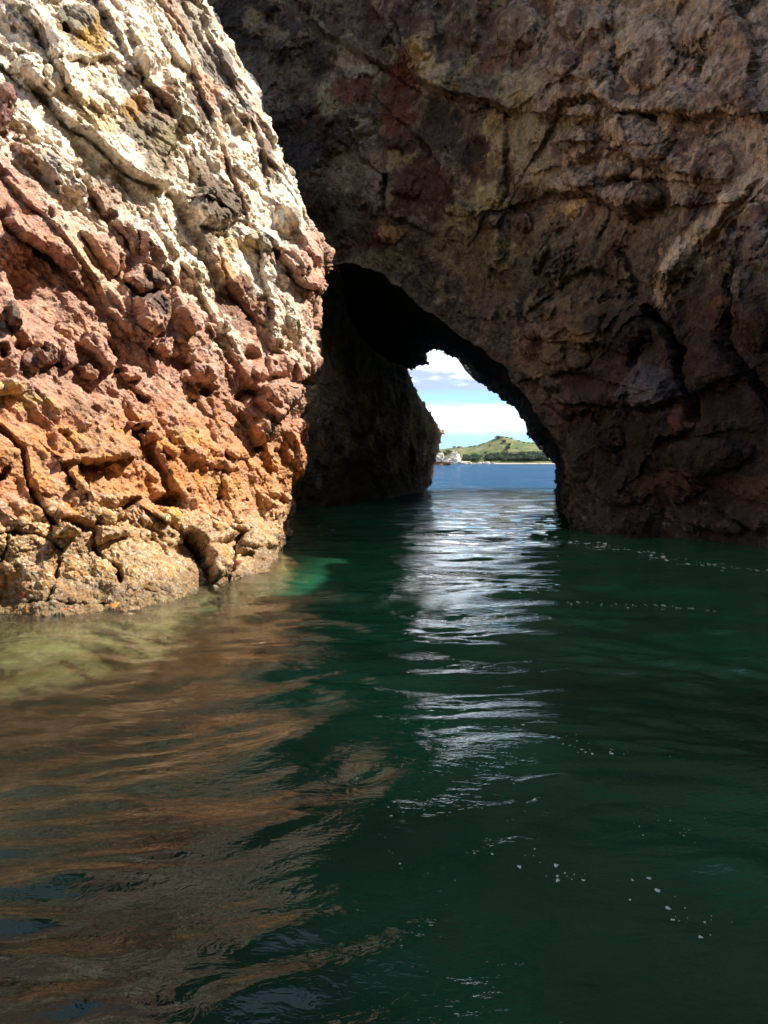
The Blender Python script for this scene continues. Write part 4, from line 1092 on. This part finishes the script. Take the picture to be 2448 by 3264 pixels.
M_LEAF = [leafmat('dark_scrub_leaves', (.035, .058, .038), (.095, .125, .075)), leafmat('mid_scrub_leaves', (.05, .082, .045), (.13, .165, .085))]
def crown_mesh(seed, mat):
    rs = np.random.RandomState(seed); V = []; F = []
    cl = [(rs.randn() * .42, rs.randn() * .42, .62 + rs.rand() * .5, .38 + rs.rand() * .25) for _ in range(9)]
    for _ in range(900):
        cx, cy, cz, r = cl[rs.randint(len(cl))]
        d = rs.randn(3); d /= np.linalg.norm(d); d[2] = d[2] * .75 + .1
        p = np.array([cx, cy, cz]) + d * r * (.75 + .3 * rs.rand())
        n = d + rs.randn(3) * .7; n /= np.linalg.norm(n); a = np.cross(n, rs.randn(3)); a /= np.linalg.norm(a); b = np.cross(n, a)
        s_ = .05 + rs.rand() * .06; k = len(V)
        V += [p - a * s_, p + b * s_ * .6, p + a * s_, p - b * s_ * .6]; F.append((k, k + 1, k + 2, k + 3))
    # inner twig mass so that the crown is not hollow
    o = mesh_obj('crown', V, F, mat, smooth=False); return o
def trunk_mesh(seed, mat):
    rs = np.random.RandomState(seed); V = []; F = []
    def limb(p0, p1, r0, r1):
        b = len(V); d = np.array(p1) - np.array(p0); d = d / np.linalg.norm(d); a = np.cross(d, (0.3, .9, .1)); a /= np.linalg.norm(a); c = np.cross(d, a)
        for q, r in ((p0, r0), (p1, r1)):
            for k in range(6):
                t = k * math.pi / 3; V.append(np.array(q) + (a * math.cos(t) + c * math.sin(t)) * r)
        for k in range(6): F.append((b + k, b + (k + 1) % 6, b + 6 + (k + 1) % 6, b + 6 + k))
    limb((0, 0, -.1), (.03, 0, .45), .08, .055)
    for _ in range(5): limb((.03, 0, .40), (rs.randn() * .35, rs.randn() * .35, .8 + rs.rand() * .25), .045, .012)
    return mesh_obj('trunk', V, F, mat)
PROTO = []
def tree(kind, x, y, z, w, h, label, group, cat='tree', name='scrub_tree', sink=.12):
    """one tree: Empty > crown, trunk; crowns are shared meshes, scaled per tree"""
    if not PROTO:
        for s_ in range(6):
            PROTO.append((crown_mesh(500 + s_, M_LEAF[s_ % 2]), trunk_mesh(600 + s_, M_BARK)))
        for c_, t_ in PROTO:
            for o_ in (c_, t_): COL.objects.unlink(o_)
    r = empty(name, (x, y, z - h * sink)); r.rotation_euler = (0, 0, random.random() * 6.28); r.scale = (w / 2.0, w / 2.0, h / 1.35)
    c_, t_ = PROTO[kind % 6]
    for o_ in (c_, t_):
        n_ = o_.copy(); COL.objects.link(n_); n_.parent = r
    tagit(r, label, cat, group)
random.seed(4)
GT = 'dark trees dotted over the far hill'
def hill_tree(u, v, wpx, hpx, label, group=GT, kind=0):
    """stand a tree on the hill where the tracing shows its foot"""
    best = None
    for y in np.arange(SHORE + 2, RIDGE + 2, 1.5):
        x = x_at(u, y); z = float(hill_z(np.array([[x]]), np.array([[y]]))[0, 0])
        _, pv = project(np.array([x, y, z]))
        e = pv - v * K
        if best is None or abs(e) < best[0]: best = (abs(e), x, y, z)
    _, x, y, z = best; s_ = y / FPX * K
    tree(kind, x, y, z - .4, wpx * s_, hpx * s_, label, group)
hill_tree(1585, 1399, 24, 12, 'broad dark tree standing alone on the very summit of the far hill', kind=0)
hill_tree(1606, 1412, 20, 13, 'round dark tree just right below the summit tree', kind=2)
hill_tree(1624, 1420, 17, 10, 'upper tree of the touching pair halfway up the far hill', kind=4)
hill_tree(1616, 1434, 22, 15, 'lower and larger tree of the touching pair halfway up the far hill', kind=0)
hill_tree(1560, 1423, 6, 7, 'tiny lone bush on the slope below the summit', kind=2)
hill_tree(1446, 1428, 9, 8, 'first bush on the low ridge above the white cliffs', kind=0)
hill_tree(1463, 1427, 13, 6, 'wide low bush on the ridge above the white cliffs', kind=2)
for k, (u, v, w_, h_) in enumerate([(1500, 1424, 10, 4), (1512, 1422, 8, 4), (1528, 1419, 9, 4), (1540, 1415, 8, 4), (1615, 1395, 9, 4), (1628, 1397, 10, 4), (1652, 1406, 10, 4),
                                    (1668, 1411, 8, 4), (1684, 1413, 8, 4), (1697, 1413, 7, 4), (1546, 1444, 12, 6), (1554, 1452, 12, 6), (1586, 1446, 7, 5), (1646, 1430, 6, 4),
                                    (1524, 1452, 6, 4), (1664, 1450, 6, 4), (1697, 1442, 6, 4), (1610, 1458, 8, 4)]):
    hill_tree(u, v + 1, w_, h_ + 1, 'small scrub bush on the far hillside or its skyline', 'small bushes on the far hill', k)
for k in range(46):
    u = 1480 + k * 6.6 + random.random() * 4
    if 1525 < u < 1552: continue
    for row in range(2):
        y = SHORE + 7 + row * 11 + random.random() * 4; x = x_at(u, y)
        z = float(hill_z(np.array([[x]]), np.array([[y]]))[0, 0]); big = 1.35 if 1655 < u < 1730 else 1.0
        tree(k + row, x, y, z - .5, (8.5 + random.random() * 5) * big, (5.5 + random.random() * 3) * big, 'dark green tree in the row along the far shore at the foot of the hill', 'trees along the far shore')
for u, v, w_, h_ in ((1420, 1448, 14, 14), (1430, 1443, 14, 14), (1411, 1442, 12, 9), (1438, 1440, 12, 10), (1426, 1436, 12, 8), (1400, 1441, 12, 7)):
    hill_tree(u, v + 4, w_, h_, 'dark tree clinging between the white cliffs at the left end of the far shore', 'trees between the white cliffs', int(u))

M_CHALK = rock_mat('white_cliff_rock', .05, .5, .9, .2)
M_ORANGE = rock_mat('orange_islet_rock', .12, .5, .9, .25)
def boulder(name, cx, cy, z0, sx, sy, sz, seed, mat, cola, colb, label, cat, group=None, flat=.0):
    nu, nv = 72, 40
    ph, th = np.meshgrid(np.linspace(0, 2 * math.pi, nu), np.linspace(.02, math.pi * .62, nv))
    d = np.stack([np.sin(th) * np.cos(ph), np.sin(th) * np.sin(ph), np.cos(th)], -1).reshape(-1, 3).astype(f32)
    h, g, _ = worley(d * 1.7 + seed, seed, .9); h2, _, _ = worley(d * 4.5 + seed, seed + 1, .9); f = fbm(d * 2.2 + seed, 5, .6, seed)
    r = 1 + .45 * h + .16 * h2 + .3 * f
    dd = np.sign(d) * np.abs(d) ** np.array([.7, .7, 1 - flat], f32)
    V = dd * r[:, None] * np.array([sx, sy, sz], f32)
    c = np.array(cola, f32) + (np.array(colb, f32) - np.array(cola, f32)) * sstep(f + h * .4, -.2, .25)[:, None]
    o = mesh_obj(name, V, grid_faces(nv, nu), mat, col=c, extra={'wet': V[:, 0] * 0})
    o.location = (cx, cy, z0); tagit(o, label, cat, group); return o
CH = (.92, .84, .74); CHB = (.50, .43, .33)
def shore_rock(name, u0, u1, vtop, d, seed, label, cat, group=None, mat=None, a=CH, b=CHB, vb=1477.6, flat=.3):
    cx = x_at((u0 + u1) / 2, d); w_ = (u1 - u0) * K / FPX * d / 2; h_ = (vb - vtop) * K / FPX * d
    boulder(name, cx, d, -.3, w_, w_ * .8, h_ * .95, seed, mat or M_CHALK, a, b, label, cat, group, flat)
shore_rock('white_cliff', 1378, 1417, 1449, 1196, 21, 'pale chalky cliff at the far left of the opposite shore', 'sea cliff')
shore_rock('white_cliff', 1432, 1466, 1451, 1194, 22, 'pale cliff block right of the dark trees on the opposite shore', 'sea cliff')
shore_rock('white_cliff', 1438, 1452, 1438, 1212, 23, 'high white crag on top of the cliff below the ridge bush', 'sea cliff')
shore_rock('white_cliff', 1376, 1402, 1438, 1215, 29, 'upper pale cliff shoulder beside the dark arch edge', 'sea cliff')
shore_rock('white_cliff', 1408, 1442, 1459, 1192, 27, 'low pale rock shelf joining the two far white cliffs at the waterline', 'sea cliff')
shore_rock('low_white_ledge', 1458, 1500, 1468, 1192, 24, 'long low white rock ledge trailing right from the far cliffs', 'rock ledge')
for k, (u0, u1, vt, lb) in enumerate([(1518, 1536, 1472.5, 'flat pale boulder leftmost on the far tree-lined shore'), (1539, 1560, 1470.5, 'largest pale boulder on the far tree-lined shore'),
                                      (1566, 1576, 1471, 'pointed white boulder on the far shore, right of the largest one'), (1671, 1680, 1475, 'tiny pale boulder on the far beach below the big dark trees'),
                                      (1714, 1722, 1475, 'tiny pale boulder on the far beach near the house')]):
    shore_rock('shore_boulder', u0, u1, vt, 1191, 30 + k, lb, 'boulder', 'pale boulders along the far shore')
shore_rock('orange_islet', 1362, 1433, 1468.5, 560, 46, 'low orange brown rock islet rising from the bay just past the arch', 'rock islet', mat=M_ORANGE, a=(.36, .19, .10), b=(.20, .12, .07), vb=1482.5, flat=.6)

# beach
def build_beach():
    xs = np.linspace(x_at(1570, 1196), x_at(1950, 1196), 120); rows = [(1188, -.3), (1192, .25), (1197, .8), (1203, 1.3), (1209, 1.7)]
    V = np.array([[(x, y + 1.5 * math.sin(x * .05), z) for x in xs] for y, z in rows])
    o = mesh_obj('beach', V, grid_faces(len(rows), len(xs)), plain('beach_sand', (.42, .36, .27), .9, 0, .3)); tagit(o, 'thin strip of pale sand beach along the far shore', kind='structure')
build_beach()
# white house above the beach
def box(V, F, x0, x1, y0, y1, z0, z1):
    b = len(V); V += [(x, y, z) for z in (z0, z1) for x, y in ((x0, y0), (x1, y0), (x1, y1), (x0, y1))]
    F += [(b, b + 3, b + 2, b + 1), (b + 4, b + 5, b + 6, b + 7), (b, b + 1, b + 5, b + 4), (b + 1, b + 2, b + 6, b + 5), (b + 2, b + 3, b + 7, b + 6), (b + 3, b, b + 4, b + 7)]
def house(u0, u1, vt, vb, d, label):
    x0, x1 = x_at(u0, d), x_at(u1, d); z0 = CAM_H + (1474.2 - vb) * K / FPX * d; z1 = CAM_H + (1474.2 - vt) * K / FPX * d
    r = empty('house', ((x0 + x1) / 2, d, z0)); tagit(r, label, 'house', 'white houses above the far beach')
    V, F = [], []; box(V, F, x0, x1, d, d + 9, z0 - 3, z1 - .8); child_mesh('wall', V, F, M_WW, r, smooth=False)
    V, F = [], []; e = .7; m_ = (d + d + 9) / 2
    V = [(x0 - e, d - e, z1 - .8), (x1 + e, d - e, z1 - .8), (x1 + e, d + 9 + e, z1 - .8), (x0 - e, d + 9 + e, z1 - .8), (x0 - e, m_, z1 + 1.1), (x1 + e, m_, z1 + 1.1)]
    V4 = V + [(x0 - e, m_, z1 + 1.08), (x1 + e, m_, z1 + 1.08)]
    F = [(0, 1, 5, 4), (2, 3, 4, 5), (0, 4, 6, 3), (1, 2, 7, 5)]; child_mesh('roof', V4, F, M_RF, r, smooth=False)
    n = max(2, int((x1 - x0) / 3.2))
    for k in range(n):
        a = x0 + (x1 - x0) * (k + .25) / n; b = a + (x1 - x0) / n * .5; V, F = [], []
        box(V, F, a, b, d - .06, d + .1, z0 + .4, z0 + 1.7); child_mesh('window', V, F, M_GLS, r, smooth=False)
M_WW = plain('white_wall', (.78, .76, .72), .8, 0, .5, .05); M_RF = plain('pale_roof', (.55, .50, .47), .7, 0, .5, .1); M_GLS = plain('dark_glass', (.05, .06, .07), .2)
house(1725, 1740, 1455, 1459, 1232, 'long low white house among the trees above the far beach')
house(1737, 1749, 1461, 1465.5, 1226, 'smaller white house nearer the water, partly behind the arch edge')
print('verts', sum(len(o.data.vertices) for o in COL.objects if o.type == 'MESH'))
